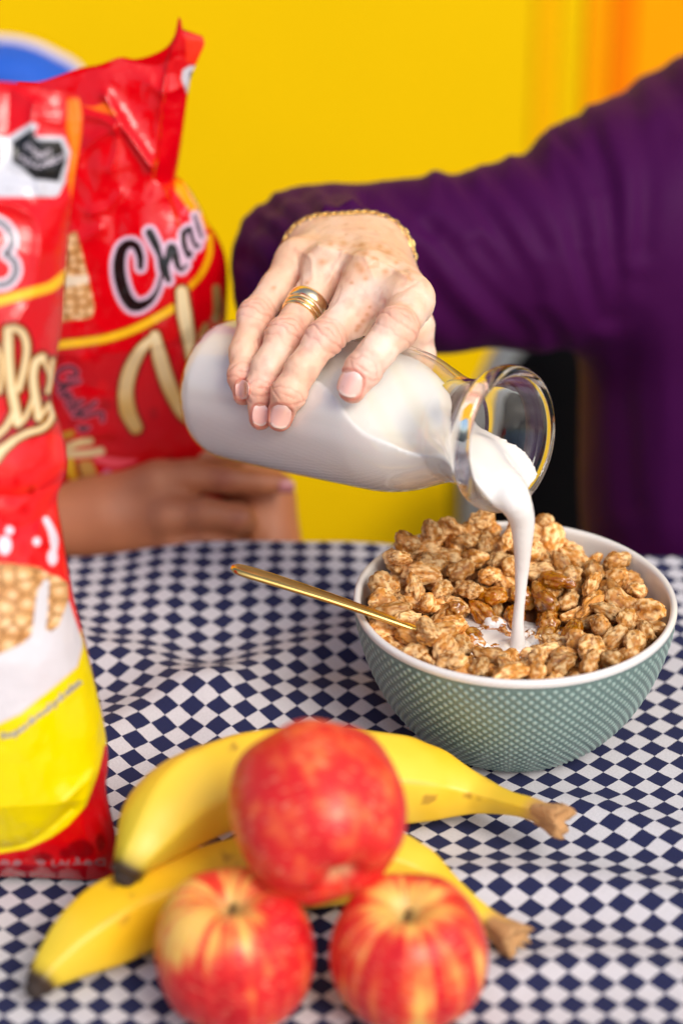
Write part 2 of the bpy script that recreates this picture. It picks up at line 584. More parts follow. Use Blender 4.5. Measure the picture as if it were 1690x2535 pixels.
# ------------------------------------------------------------------ blue padded chair with pale piping (behind the bags, left)
BY = .55
bc = tag(empty("chair", (PY(20, 300, BY)[0], BY + .15, -.75)), "blue padded chair back with pale piping behind the red bags", "chair")
M_blue = mat("blue fabric", (.002, .085, .50, 1), .75)
noise_bump(M_blue, 14, .5, .02)
M_pipe = mat("pale piping", (.55, .50, .58, 1), .6)
out = [PY(*p, BY) for p in ((-260, 700), (-250, 330), (-225, 215), (-150, 135), (-60, 104), (10, 99), (80, 112), (145, 142), (188, 168), (215, 215), (230, 330), (240, 700))]
fr = catmull(out, 8)
V, Q, T = tube(fr, .0034, 12, (0, 1, 0))
link("piping", mesh_from("piping", V, Q, True, T), M_pipe, bc)
oc = fr.mean(0)
rings = []
for s, dy in ((.0, -.035), (.4, -.036), (.7, -.034), (.85, -.028), (.95, -.012), (.985, 0), (.95, .012), (.7, .03), (0, .032)):
    r = oc + (fr - oc) * s
    r[:, 1] += dy
    rings.append(r)
link("backrest", mesh_from("backrest", np.vstack(rings), grid_quads(len(rings), len(fr), False, True)), M_blue, bc)
x0, x1, zb = out[0][0], out[-1][0], out[0][2]
V, Q = box((x0, BY - .4, -.34), (x1, BY + .02, -.28))
bevel(link("seat", mesh_from("seat", V, Q, False), M_blue, bc), .02, 4)
for sx in (x0 + .02, x1 - .02):
    for sy, zt in ((BY - .38, -.34), (BY, zb + .02)):
        V, Q, T = tube([(sx, sy, -.75), (sx, sy, zt)], .012, 12)
        link("leg", mesh_from("leg", V, Q, True, T), M_gry, bc)
# ================================================================== BOWL, CEREAL, SPOON
BX, BYc = .086, 0.0
bowl = tag(empty("bowl", (BX, BYc, 0.0008)), "sage green stoneware bowl with raised dots and white inside, full of cereal", "bowl")
prof = catmull([(.0425, .0012), (.0462, .0040), (.0550, .0125), (.0650, .0265), (.0730, .0440), (.0778, .0610), (.0795, .0735)], 40)
prof = resample(prof, 330)
s = np.r_[0, np.cumsum(np.linalg.norm(np.diff(prof, axis=0), axis=1))]
S = s[-1]
NTH = 1000
ND = 88
th = np.arange(NTH) * 2 * np.pi / NTH
tg = np.gradient(prof, axis=0)
tg /= np.linalg.norm(tg, axis=1, keepdims=True)
nr, nz_ = tg[:, 1], -tg[:, 0]
ROW = .00275
a = th[None] * ND / (2 * np.pi)
bsv = s[:, None] / ROW
def dots(off):
    fa = (a + off * .5) % 1 - .5
    k = (bsv - off) / 2
    fb = (k % 1 - .5) * 2
    wr = prof[:, :1] * 2 * np.pi / ND
    return np.hypot(fa * wr, fb * ROW)
dd = np.minimum(dots(0), dots(1))
rr = .00145 * np.clip(prof[:, :1] / .072, .62, 1)
bump = np.clip(1 - (dd / rr) ** 2, 0, 1) ** .6
edge = sstep(0, .004, s)[:, None] * (1 - sstep(S - .0035, S - .0015, s))[:, None]
bump = bump * edge
hgt = bump * .00055
R = prof[:, :1] + nr[:, None] * hgt
Zb = prof[:, 1:] + nz_[:, None] * hgt
V = np.stack([R * np.cos(th), R * np.sin(th), np.broadcast_to(Zb, R.shape)], -1).reshape(-1, 3)
Q = grid_quads(len(prof), NTH, False, True)[:, ::-1]
V = np.vstack([V, [0, 0, .0012]])
c = len(V) - 1
j = np.arange(NTH)
T = np.stack([np.full(NTH, c), (j + 1) % NTH, j], 1)
me = mesh_from("body", V, Q, True, T)
tone = (fbm(V * 1.0, 25, 3, 2))[:, None]
g0, g1 = s2l((100, 124, 119)), s2l((172, 194, 185))
bb = np.r_[bump.ravel(), 0][:, None]
C = g0 + (g1 - g0) * np.clip(bb * .75, 0, 1)
C = C * (1 + .25 * tone)
set_col(me, C)
M_bowl = mat("sage glaze", rough=.33, attr="Col")
bsdf(M_bowl).inputs["Coat Weight"].default_value = .15
link("body", me, M_bowl, bowl).location = bowl.location
M_white = mat("white glaze", (.74, .73, .70, 1), .16)
bsdf(M_white).inputs["Coat Weight"].default_value = .3
pin = [(.0796, .0728), (.0801, .0745), (.0798, .0760), (.0785, .0768), (.0770, .0762), (.0762, .0740), (.0750, .0640), (.0705, .0450), (.0620, .0270), (.0500, .0130), (.030, .0062), (.0, .0055)]
V, Q = lathe(resample(catmull(pin, 10), 90), 256)
link("rim", mesh_from("rim", V, Q), M_white, bowl).location = bowl.location

# ---- cereal
def heap(x, y):   # x, y relative to the bowl centre
    r = np.hypot(x, y)
    z = .0735 + .007 * sstep(-.01, .07, y) * (1 - sstep(-.01, .045, x)) + .004 * (1 - sstep(-.07, -.02, x))
    z = z - .022 * np.exp(-(((x + .004) / .032) ** 2 + ((y + .012) / .027) ** 2))
    z = z - .004 * sstep(.015, .06, x) * sstep(-.03, .04, y)
    z = z + .003 * sstep(.045, .068, -y)
    z = z - .004 * sstep(.060, .075, r)
    return z
kinds = []
ico = None
import bmesh
for kidx in range(14):
    bm = bmesh.new()
    bmesh.ops.create_icosphere(bm, subdivisions=4 if kidx < 14 else 3, radius=1)
    P = np.array([v.co[:] for v in bm.verts])
    F = np.array([[v.index for v in f.verts] for f in bm.faces])
    bm.free()
    r_ = np.random.default_rng(100 + kidx)
    L, W, H = r_.uniform(.0070, .0100), r_.uniform(.0048, .0064), r_.uniform(.0042, .0054)
    taper = 1 - r_.uniform(.05, .3) * P[:, 0] * r_.choice([-1, 1])
    d = 1 + .60 * fbm(P + kidx * 9, 1.5, 2, kidx) + .24 * fbm(P + kidx * 5, 4.0, 2, kidx + 3) - .16 * np.abs(fbm(P + kidx, 6.5, 2, kidx + 8)) + .08 * fbm(P, 13, 2, kidx)
    lob = r_.integers(0, 3)
    q = P * d[:, None]
    # seam along the belly, ribs
    ang = np.arctan2(P[:, 1], P[:, 2])
    seam = np.exp(-(ang / .30) ** 2) * (1 - np.abs(P[:, 0]) ** 3)
    q *= (1 - r_.uniform(.14, .30) * seam)[:, None]
    ribs = np.sin(ang * r_.integers(5, 8) + 2 * fbm(P, 2, 1, kidx) * 4)
    q *= (1 + .035 * ribs * (1 - np.abs(P[:, 0]) ** 2))[:, None]
    if lob == 1:
        q *= (1 - .22 * np.exp(-((P[:, 0] - .15) / .22) ** 2))[:, None]
    bend = r_.uniform(-.25, .25)
    q[:, 2] += bend * q[:, 0] ** 2
    Vv = np.stack([q[:, 0] * L, q[:, 1] * W * taper, q[:, 2] * H * taper], -1)
    me = mesh_from("cereal_piece", Vv, None, True, F)
    # glaze patches baked as a mask
    g = fbm(P + kidx * 3, 3.2, 3, kidx + 40) * 2.2 + .45 * fbm(P, 9, 2, kidx + 50)
    mask = sstep(-.26, .26, g + .12 * seam + .10 * math.sin(kidx * 2.3))
    spot = sstep(.12, .24, fbm(P + kidx, 6, 3, kidx + 77) + .25 * (1 - d))
    c0, c1, c2 = s2l((250, 214, 158)), s2l((200, 140, 72)), s2l((112, 60, 20))
    C = c0 + (c1 - c0) * mask[:, None]
    C = C + (c2 - C) * (spot * .75)[:, None]
    C = C + (c2 - C) * (seam * .45)[:, None]
    set_col(me, C)
    kinds.append((me, L, W, H))
def cereal_mat(name, rough, dark, coat, tint=(.80, .58, .36, 1), tfac=(0, .55)):
    m = mat(name, rough=rough)
    a = nd(m, "ShaderNodeVertexColor"); a.layer_name = "Col"
    oi = nd(m, "ShaderNodeObjectInfo")
    mr = nd(m, "ShaderNodeMapRange")
    mr.inputs[3].default_value, mr.inputs[4].default_value = .58 * dark, 1.18 * dark
    lk(m, oi.outputs['Random'], mr.inputs[0])
    hs = nd(m, "ShaderNodeHueSaturation")
    hs.inputs['Saturation'].default_value = 1.06 if dark > .9 else 1.25
    lk(m, a.outputs[0], hs.inputs['Color'])
    lk(m, mr.outputs[0], hs.inputs['Value'])
    tcn = nd(m, "ShaderNodeTexCoord")
    n2 = nd(m, "ShaderNodeTexNoise", Scale=700.0, Detail=3.0)
    lk(m, tcn.outputs['Object'], n2.inputs['Vector'])
    mr2 = nd(m, "ShaderNodeMapRange")
    mr2.inputs[1].default_value, mr2.inputs[2].default_value = .42, .62
    mr2.inputs[3].default_value, mr2.inputs[4].default_value = tfac
    lk(m, n2.outputs[0], mr2.inputs[0])
    mx = nd(m, "ShaderNodeMix", data_type='RGBA')
    mx.blend_type = 'MULTIPLY'
    lk(m, mr2.outputs[0], mx.inputs[0])
    lk(m, hs.outputs[0], mx.inputs[6])
    mx.inputs[7].default_value = tint
    lk(m, mx.outputs[2], bsdf(m).inputs['Base Color'])
    bsdf(m).inputs['Coat Weight'].default_value = coat
    bsdf(m).inputs['Coat Roughness'].default_value = .12
    b_ = nd(m, "ShaderNodeBump", Strength=.5, Distance=.0005)
    lk(m, n2.outputs[0], b_.inputs['Height'])
    lk(m, b_.outputs[0], bsdf(m).inputs['Normal'])
    return m
M_cer = cereal_mat("puffed cereal", .6, 1.03, .0)
M_wet = cereal_mat("milk-wet cereal", .25, .80, .7, (.80, .44, .17, 1), (.30, .95))
M_coat = cereal_mat("milk-coated cereal", .22, .95, .6, (.80, .44, .17, 1), (.10, .70))
nz_c = nd(M_coat, "ShaderNodeTexNoise", Scale=260.0, Detail=2.0)
tc_c = nd(M_coat, "ShaderNodeTexCoord")
lk(M_coat, tc_c.outputs['Object'], nz_c.inputs['Vector'])
mr_c = nd(M_coat, "ShaderNodeMapRange")
mr_c.inputs[1].default_value, mr_c.inputs[2].default_value = .46, .54
lk(M_coat, nz_c.outputs[0], mr_c.inputs[0])
mx_c = nd(M_coat, "ShaderNodeMix", data_type='RGBA')
lk(M_coat, mr_c.outputs[0], mx_c.inputs[0])
lk(M_coat, bsdf(M_coat).inputs['Base Color'].links[0].from_socket, mx_c.inputs[6])
mx_c.inputs[7].default_value = (.86, .84, .80, 1)
lk(M_coat, mx_c.outputs[2], bsdf(M_coat).inputs['Base Color'])
wetm = []
coatm = []
for me, L, W, H in kinds:
    me.materials.append(M_cer)
    w2 = me.copy(); w2.materials.clear(); w2.materials.append(M_wet); wetm.append(w2)
    w3 = me.copy(); w3.materials.clear(); w3.materials.append(M_coat); coatm.append(w3)
RES = .001
n_ = 160
gxx = (np.arange(n_) - n_ / 2 + .5) * RES
GX, GY = np.meshgrid(gxx, gxx, indexing='ij')
top = heap(GX, GY) - .017
target = heap(GX, GY)
pieces = []
def drop_piece(x, y, yaw, ki, tilt=0, dz=0):
    me, L, W, H = kinds[ki]
    ca, sa = math.cos(yaw), math.sin(yaw)
    ex, ey = (GX - x) * ca + (GY - y) * sa, -(GX - x) * sa + (GY - y) * ca
    ll = max(L * abs(math.cos(tilt)), H)
    e2 = (ex / (ll * .92)) ** 2 + (ey / (W * .92)) ** 2
    ins = e2 < 1
    hh = np.sqrt(1 - e2[ins]) * max(H, L * abs(math.sin(tilt)) * .9)
    z = (top[ins] + hh * .80).max() if ins.any() else .07
    return z + dz, ins, hh
tries = 0
def commit(x, y, yaw, ki, tilt, dz=0, roll=None):
    z, ins, hh = drop_piece(x, y, yaw, ki, tilt, dz)
    top[ins] = np.maximum(top[ins], z + hh * .92)
    pieces.append((x, y, z, yaw, tilt, rng.uniform(-1, 1) * 1.3 + (math.pi if rng.random() < .4 else 0) if roll is None else roll, ki))
while len(pieces) < 285:
    best = None
    for _ in range(14):
        r = .069 * math.sqrt(rng.random()); t = rng.random() * 2 * math.pi
        x, y, yaw, ki = r * math.cos(t), r * math.sin(t), rng.random() * math.pi, int(rng.integers(14))
        tilt = rng.normal(0, .35)
        if math.hypot(x, y) + kinds[ki][1] * .75 > .0755: continue
        z, ins, hh = drop_piece(x, y, yaw, ki, tilt)
        sc = z - float(heap(np.array(x), np.array(y)))
        if best is None or sc < best[0]: best = (sc, x, y, yaw, ki, tilt)
    tries += 1
    if tries > 1500: break
    if best is None or best[0] > .0025: continue
    commit(*best[1:])
def rel(px, py, z):
    p = PZ(px, py, z)
    return p[0] - BX, p[1] - BYc
n_auto = len(pieces)
for px, py, zz, yaw, ki, tilt in ((1340, 1290, .083, 2.3, 3, .6), (986, 1375, .088, 1.9, 5, .55), (1190, 1290, .088, .1, 2, 0), (1072, 1305, .090, 1.2, 7, .7), (1560, 1380, .074, .4, 9, .2), (1010, 1320, .092, .8, 11, .5), (1120, 1290, .09, -.4, 4, .3), (1082, 1572, .078, .5, 6, .1), (1060, 1592, .076, 2.0, 10, .1)):
    x, y = rel(px, py, zz)
    sc = min(1, .068 / math.hypot(x, y))
    commit(x * sc, y * sc, yaw, ki, tilt, -.002)
n_pool = len(pieces)
for k_ in range(15):
    a_ = k_ * 2.399 + .4; r_2 = .006 + .0175 * math.sqrt(k_ / 15)
    x, y = -.007 + 1.2 * r_2 * math.cos(a_), -.015 + .9 * r_2 * math.sin(a_)
    if math.hypot(x - .0008, y + .0195) < .0075: continue
    pieces.append((x, y, .0560 + .0012 * math.sin(k_ * 3), k_ * 1.7, .2 * math.sin(k_), k_ * .9, k_ % 14))
# which ones are wet: near the stream
for i, (x, y, z, yaw, tilt, roll, ki) in enumerate(pieces):
    wet = math.hypot((x - .002) / 1.3, y + .002) < .023 + .006 * math.sin(i * 1.7)
    o = bpy.data.objects.new("cereal_piece", coatm[ki] if i >= n_pool else wetm[ki] if wet else kinds[ki][0])
    COL.objects.link(o)
    o.location = (BX + x, BYc + y, z + .0008)
    o.rotation_euler = (Matrix.Rotation(yaw, 3, 'Z') @ Matrix.Rotation(tilt, 3, 'Y') @ Matrix.Rotation(roll, 3, 'X')).to_euler()
    sc = 1 + .14 * math.sin(i * 2.9)
    o.scale = (sc, sc, sc)
    ang_ = math.degrees(math.atan2(y, x)); rr0 = math.hypot(x, y)
    if i == n_auto:
        tag(o, "single large cereal piece leaning on the back rim just right of the milk stream", "cereal", None)
    elif i == n_auto + 1:
        tag(o, "pale cereal piece standing on end at the back left of the heap", "cereal", None)
    elif i >= n_pool:
        tag(o, "half sunk cereal piece splashed white with milk in the pool where the stream lands", "cereal", "milk-splashed cereal pieces")
    elif wet:
        tag(o, "glossy caramel brown puffed cereal piece wet with milk near the stream in the bowl", "cereal", "wet cereal pieces in the bowl")
    else:
        zone = ("in the row along the near rim", "near rim") if y < -.030 else ("heaped at the right inside wall of the bowl", "right side") if x > .030 else ("beside the gold spoon at the left rim", "left rim by the spoon") if x < -.035 and y < .020 else ("piled at the back left, against the yellow background", "back left") if x < 0 and y > .020 else ("behind the milk stream at the back rim", "back rim") if y > .020 else ("around the milk-soaked middle", "middle")
        tag(o, "dry honey brown puffed cereal piece " + zone[0], "cereal", "dry cereal pieces, " + zone[1])
# packed cereal below the heap
rr_, tt_ = np.linspace(0, .074, 46), np.arange(140) * 2 * np.pi / 140
RR, TT = np.meshgrid(rr_, tt_, indexing='ij')
XX, YY = RR * np.cos(TT), RR * np.sin(TT)
ZZ = np.minimum(heap(XX, YY) - .0145, .064) + .006 * fbm(np.stack([XX, YY, 0 * XX], -1), 130, 2, 8)
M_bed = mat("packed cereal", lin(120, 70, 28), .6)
noise_bump(M_bed, 260, .8, .003)
tag(link("cereal_bed", mesh_from("cereal_bed", np.stack([XX + BX, YY + BYc, ZZ], -1).reshape(-1, 3), grid_quads(46, 140, False, True)), M_bed),
    "mass of packed brown cereal underneath the heap in the bowl", "cereal", kind='stuff')

# ---- spoon
M_gold = mat("brushed brass", (.83, .56, .17, 1), .24, 1.0)
noise_bump(M_gold, 90, .12, .0006, stretch=(1, 1, 1))
p0 = np.array(PZ(572, 1404, .1015))
rimp = np.array([BX - .0785, -.006, .0790 + .0008 + .002])
p1 = np.array(PZ(1065, 1572, .0735))
dirv = (p1 - p0) / np.linalg.norm(p1 - p0)
L_ = np.linalg.norm(p1 - p0)
sp = tag(empty("spoon", tuple(p1)), "gold spoon leaning on the left rim of the bowl, stuck in the cereal", "spoon")
side = np.cross(dirv, (0, 0, 1)); side /= np.linalg.norm(side)
nrm = np.cross(side, dirv)
tpar = np.linspace(0, 1, 46)
path = p0[None] + dirv * (tpar * (L_ + .002))[:, None] + nrm[None] * (.0014 * np.sin(tpar * math.pi))[:, None]
wdt = np.interp(tpar, [0, .012, .04, .10, .3, .6, .85, 1], [.0012, .0032, .0043, .0047, .0044, .0034, .0027, .0025])
thk = np.interp(tpar, [0, .02, .1, .6, 1], [.0009, .0016, .0018, .0016, .0017])
def secf(th): return 1.0 / (np.abs(np.cos(th)) ** 2.6 + np.abs(np.sin(th)) ** 2.6) ** (1 / 2.6)
V = []
th = np.arange(20) * 2 * np.pi / 20
for i in range(len(path)):
    V.append(path[i] + (np.cos(th) * secf(th) * wdt[i])[:, None] * side + (np.sin(th) * secf(th) * thk[i])[:, None] * nrm)
V = np.vstack(V + [path[:1], path[-1:]])
Q = outward(V, grid_quads(46, 20, False, True))
j = np.arange(20)
T = np.vstack([np.stack([np.full(20, 46 * 20), j, (j + 1) % 20], 1), np.stack([np.full(20, 46 * 20 + 1), 45 * 20 + (j + 1) % 20, 45 * 20 + j], 1)])
link("handle", mesh_from("handle", V, Q, True, T), M_gold, sp)
dirv = dirv * .62 - np.array([0, 0, .78]); dirv /= np.linalg.norm(dirv); nrm = np.cross(side, dirv)
bc_ = path[-1] + dirv * .020
uu, vv = np.meshgrid(np.linspace(0, 1, 14), np.arange(28) * 2 * np.pi / 28, indexing='ij')
wid = .0135 * uu
V = bc_ + (np.cos(vv) * uu * .021)[..., None] * dirv + (np.sin(vv) * wid)[..., None] * side + (-.006 * (1 - uu ** 2))[..., None] * nrm
o = link("bowl_of_spoon", mesh_from("bowl_of_spoon", V.reshape(-1, 3), grid_quads(14, 28, False, True)), M_gold, sp)
o.modifiers.new("thick", 'SOLIDIFY').thickness = .0012
# ================================================================== BOTTLE + MILK
B0 = D(552, 957, 1.276)
M0 = D(1267, 1090, 1.148)
AX = (M0 - B0); BL = np.linalg.norm(AX); AX /= BL
SC = BL / .179
E1 = np.array([0, 0, 1.0]) - AX * AX[2]; E1 /= np.linalg.norm(E1)      # 'up' in the mouth plane
E2 = np.cross(AX, E1)
OUT = [(0, .0025), (.012, .0022), (.026, .0004), (.0312, .0006), (.0352, .0034), (.0370, .0085), (.0375, .016), (.0376, .060), (.0374, .100), (.0366, .1130), (.0342, .1240), (.0306, .1335),
       (.0275, .1415), (.0258, .1485), (.0260, .1550), (.0275, .1608), (.0304, .1640), (.0336, .1656), (.0354, .1688), (.0360, .1725), (.0355, .1762), (.0343, .1783), (.0329, .1790)]
INN = [(.0316, .1787), (.0308, .1771), (.0301, .1735), (.0283, .1680), (.0255, .1620), (.0239, .1550), (.0237, .1485), (.0250, .1415), (.0278, .1335), (.0314, .1260), (.0342, .1165), (.0350, .108), (.0350, .060), (.0350, .016), (.0342, .0105), (.0315, .0070), (.026, .0060), (.012, .0068), (0, .0070)]
LIPK = [(.0275, .1608), (.0296, .1650), (.0322, .1682), (.0346, .1706), (.0356, .1732), (.0356, .1756), (.0348, .1778), (.0334, .1788), (.0320, .1790)]
OUT = [(r / SC, a) for r, a in OUT[:-8] + LIPK]
INN = [(r / SC, a) for r, a in [(.0309, .1786), (.0302, .1770), (.0298, .1740), (.0286, .1700)] + INN[4:]]
OUT[0] = (0, OUT[0][1]); INN[-1] = (0, INN[-1][1])
def axial(V):
    return B0 + SC * (V[:, :1] * E2 + V[:, 1:2] * E1 + V[:, 2:3] * AX)
po = resample(catmull(OUT, 6), 150)
pi_ = resample(catmull(INN, 6), 140)
pr = np.vstack([po, pi_])
pr[:, 0] = np.maximum(pr[:, 0], 0)
V, Q = lathe(pr, 144)
V = axial(V)
Q = outward(V, Q)
M_glass = mat("clear glass", (.985, .995, .985, 1), .0, Transmission_Weight=1.0, IOR=1.46)
M_wall = bpy.data.materials.new("thin bottle wall")
M_wall.use_nodes = True
M_wall.node_tree.nodes.clear()
M_wall.use_transparent_shadow = True
tr_ = nd(M_wall, "ShaderNodeBsdfTransparent"); gl_ = nd(M_wall, "ShaderNodeBsdfGlossy", Roughness=.03)
fr_ = nd(M_wall, "ShaderNodeLayerWeight", Blend=.5); pw_ = nd(M_wall, "ShaderNodeMath", operation='POWER'); pw_.inputs[1].default_value = 4.0
ma_ = nd(M_wall, "ShaderNodeMath", operation='MULTIPLY_ADD'); ma_.inputs[1].default_value = .8; ma_.inputs[2].default_value = .04
lk(M_wall, fr_.outputs[1], pw_.inputs[0]); lk(M_wall, pw_.outputs[0], ma_.inputs[0])
mi_ = nd(M_wall, "ShaderNodeMixShader"); ot_ = nd(M_wall, "ShaderNodeOutputMaterial")
tr_.inputs[0].default_value = (.985, .99, .98, 1)
lk(M_wall, ma_.outputs[0], mi_.inputs[0]); lk(M_wall, tr_.outputs[0], mi_.inputs[1]); lk(M_wall, gl_.outputs[0], mi_.inputs[2]); lk(M_wall, mi_.outputs[0], ot_.inputs[0])
bme = mesh_from("bottle", V, Q)
bme.materials.append(M_glass); bme.materials.append(M_wall)
mi = np.repeat((pr[:-1, 1] < .146).astype(np.int32), 144)
bme.polygons.foreach_set("material_index", mi)
bottle = tag(link("bottle", bme), "clear glass milk bottle with a thick round lip, tipped over the cereal bowl", "bottle")

po_r, po_a = catmull(OUT, 6)[:, 0], catmull(OUT, 6)[:, 1]
def bottle_out(P):      # approximate signed distance to the bottle's outside
    q = P - B0.astype(f32)
    a = q @ AX.astype(f32)
    r = np.sqrt(np.maximum(np.einsum('ij,ij->i', q, q) - a * a, 0))
    rp = np.interp(a / SC, po_a[6:], po_r[6:]).astype(f32) * f32(SC)
    return np.maximum(np.maximum(r - rp, -a), a - f32(BL))
ii = catmull(INN, 6)[::-1]
def bottle_in(P):
    q = P - B0.astype(f32)
    a = q @ AX.astype(f32)
    r = np.sqrt(np.maximum(np.einsum('ij,ij->i', q, q) - a * a, 0))
    ri = np.interp(a / SC, ii[:, 1], ii[:, 0]).astype(f32) * f32(SC)
    ro = np.interp(a / SC, po_a[6:], po_r[6:]).astype(f32) * f32(SC) - f32(.0007)     # milk wets the wall: it fills out to the glass
    w = sstep(.146, .160, a / SC).astype(f32)
    rp = ro * (1 - w) + ri * w - f32(.0004) * w
    return np.maximum(np.maximum(r - rp, .0022 * SC - a), a - f32(BL - .0006))
def t_cyl(px, py):
    d = raydir(px, py)
    ts = np.linspace(1.08, 1.30, 1200)
    v = bottle_out((CAM + ts[:, None] * d).astype(f32))
    k = np.argmax(v < 0)
    return ts[k] if (v < 0).any() else None

# milk: what is left in the bottle, the tongue over the lip and the falling stream, one body
ST_X, ST_Y = .0868, -.0195
lip = M0 - E1 * .0285 * SC
def milk_sdf(P):
    q = P - M0.astype(f32)
    al = -(q @ AX.astype(f32))
    up = q @ E1.astype(f32)
    sd_ = q @ E2.astype(f32)
    lvl = -.0205 + .44 * al + .004 * np.sin(al * 90) + .30 * sd_ * np.exp(-np.maximum(al, 0) / .03) + .0012 * np.sin(sd_ * 260 + al * 120)
    inside = np.maximum(bottle_in(P), (up - lvl).astype(f32) * f32(.9))
    st = np.min([caps(P, a, b, ra, rb) for a, b, ra, rb in zip(SP_[:-1, :3], SP_[1:, :3], SP_[:-1, 3], SP_[1:, 3])], 0)
    d = smin(inside, st, .007)
    # keep out of the glass lip
    return d
def W(x, y, z): return np.array([x, y, z])
STREAM = [(D(1180, 1150, 1.176), .0110), (D(1214, 1182, 1.164), .0112), (D(1248, 1208, 1.152), .0100), (D(1272, 1236, 1.146), .0080),
          (W(ST_X - .0010, ST_Y - .003, .1335), .0064), (W(ST_X, ST_Y - .002, .122), .0050), (W(ST_X + .0004, ST_Y, .105), .0037), (W(ST_X, ST_Y, .088), .0028),
          (W(ST_X - .0005, ST_Y, .074), .0031), (W(ST_X - .0002, ST_Y, .064), .0038), (W(ST_X, ST_Y, .054), .0046)]
SP_ = resample(catmull([list(p) + [r] for p, r in STREAM], 8), 34).astype(f32)
pts = np.array([B0 - .045, B0 + .045, M0 - .05, M0 + .05, W(ST_X - .02, ST_Y - .03, .05)])
V, Q = sdf_mesh(milk_sdf, pts.min(0), pts.max(0), .0011)
Q = outward(V, Q)
V = smooth_mesh(V, Q, 3)
M_milk = mat("milk", (.84, .825, .795, 1), .15)
bm_ = bsdf(M_milk)
bm_.inputs['Subsurface Weight'].default_value = .0
bm_.inputs['Subsurface Radius'].default_value = (.006, .005, .004)
bm_.inputs['Subsurface Scale'].default_value = .5
tag(link("milk", mesh_from("milk", V, Q), M_milk), "white milk filling the glass bottle and pouring from it into the bowl in one stream", "milk")
# pool in the bowl
rr_, tt_ = np.linspace(0, 1, 26), np.arange(96) * 2 * np.pi / 96
RR, TT = np.meshgrid(rr_, tt_, indexing='ij')
rad_ = .036 * (1 + .12 * np.sin(TT * 3 + 1) + .08 * np.sin(TT * 5))
XX, YY = RR * rad_ * np.cos(TT) * 1.15 - .009, RR * rad_ * np.sin(TT) - .013
dst = np.hypot(XX + BX - ST_X, YY - ST_Y)
ZZ = .0592 + .0030 * np.exp(-(dst / .007) ** 2) + .0006 * np.cos(dst * 900) * np.exp(-dst / .012) - .004 * RR ** 3
tag(link("milk_pool", mesh_from("milk_pool", np.stack([XX + BX, YY + BYc, ZZ], -1).reshape(-1, 3), grid_quads(26, 96, False, True)), M_milk),
    "shallow white milk pooling among the cereal where the stream lands", "milk")
def Dh(px, py, t): return D(px, py, t + .0195 * (1260 - px) / 710)
# ================================================================== WOMAN: hand over the bottle, purple blouse
woman = tag(empty("person", tuple(D(1850, 1300, 1.50))), "adult in a purple blouse, right hand with gold rings holding and tipping the milk bottle", "person")
FING = {   # picture-measured joints: (px, py, depth, radius px-measured in metres)
    'pinky': [(735, 648, 1.238, .0100), (684, 716, 1.227, .0088), (632, 783, 1.214, .0081), (606, 870, 1.203, .0075), (601, 930, 1.198, .0067), (602, 978, 1.200, .0052)],
    'ring': [(808, 664, 1.224, .0105), (757, 760, 1.209, .0091), (706, 833, 1.195, .0088), (664, 910, 1.187, .0082), (646, 962, 1.184, .0073), (645, 1036, 1.189, .0058)],
    'middle': [(915, 684, 1.206, .0110), (864, 770, 1.193, .0095), (803, 842, 1.181, .0091), (748, 915, 1.174, .0082), (716, 972, 1.173, .0078), (692, 1036, 1.178, .0064)],
    'index': [(1014, 740, 1.190, .0106), (1003, 778, 1.174, .0096), (982, 812, 1.160, .0094), (932, 870, 1.155, .0087), (899, 914, 1.156, .0083), (872, 962, 1.158, .0070)],
}
FJ = {}
for nme, js in FING.items():
    out = []
    for i, (px, py, t, r) in enumerate(js):
        tc_ = t_cyl(px, py)
        t = t + .0195 * (1260 - px) / 710
        if i >= 3 and tc_ is not None:
            t = min(t, tc_ - r * .92) if i < 5 else tc_ - r * .80
        out.append((D(px, py, t), r))
    FJ[nme] = out
WR = [(Dh(792, 632, 1.285), .0165), (Dh(926, 630, 1.280), .0165)]
FA = [(Dh(800, 640, 1.36), .019), (Dh(880, 640, 1.36), .019)]
META = [((Dh(800, 628, 1.272), .0140), FJ['pinky'][0]), ((Dh(840, 622, 1.270), .0150), FJ['ring'][0]), ((Dh(885, 622, 1.268), .0152), FJ['middle'][0]), ((Dh(930, 635, 1.266), .0150), FJ['index'][0])]
THUMB = [(Dh(955, 660, 1.262), .015), (Dh(1000, 730, 1.238), .0120), (Dh(1026, 806, 1.236), .0095), (Dh(1034, 880, 1.246), .0086), (Dh(1024, 945, 1.252), .0080)]
def lerp(a, b, t): return a + (b - a) * t
EXTRA = []     # tendons, veins and knuckle bumps on the back of the hand
for (w, m_) in META:
    a, b = np.array(w[0]), np.array(m_[0])
    toc = (CAM - b) / np.linalg.norm(CAM - b)
    upn = UPV * .75 + toc * .25
    EXTRA.append((lerp(a, b, .35) + upn * .0125, .0022, b + upn * (m_[1] - .0022), .0034))
    EXTRA.append((b + upn * (m_[1] - .0052), .0062, b + upn * (m_[1] - .0055) + (a - b) * .06, .0060))
KN = {}
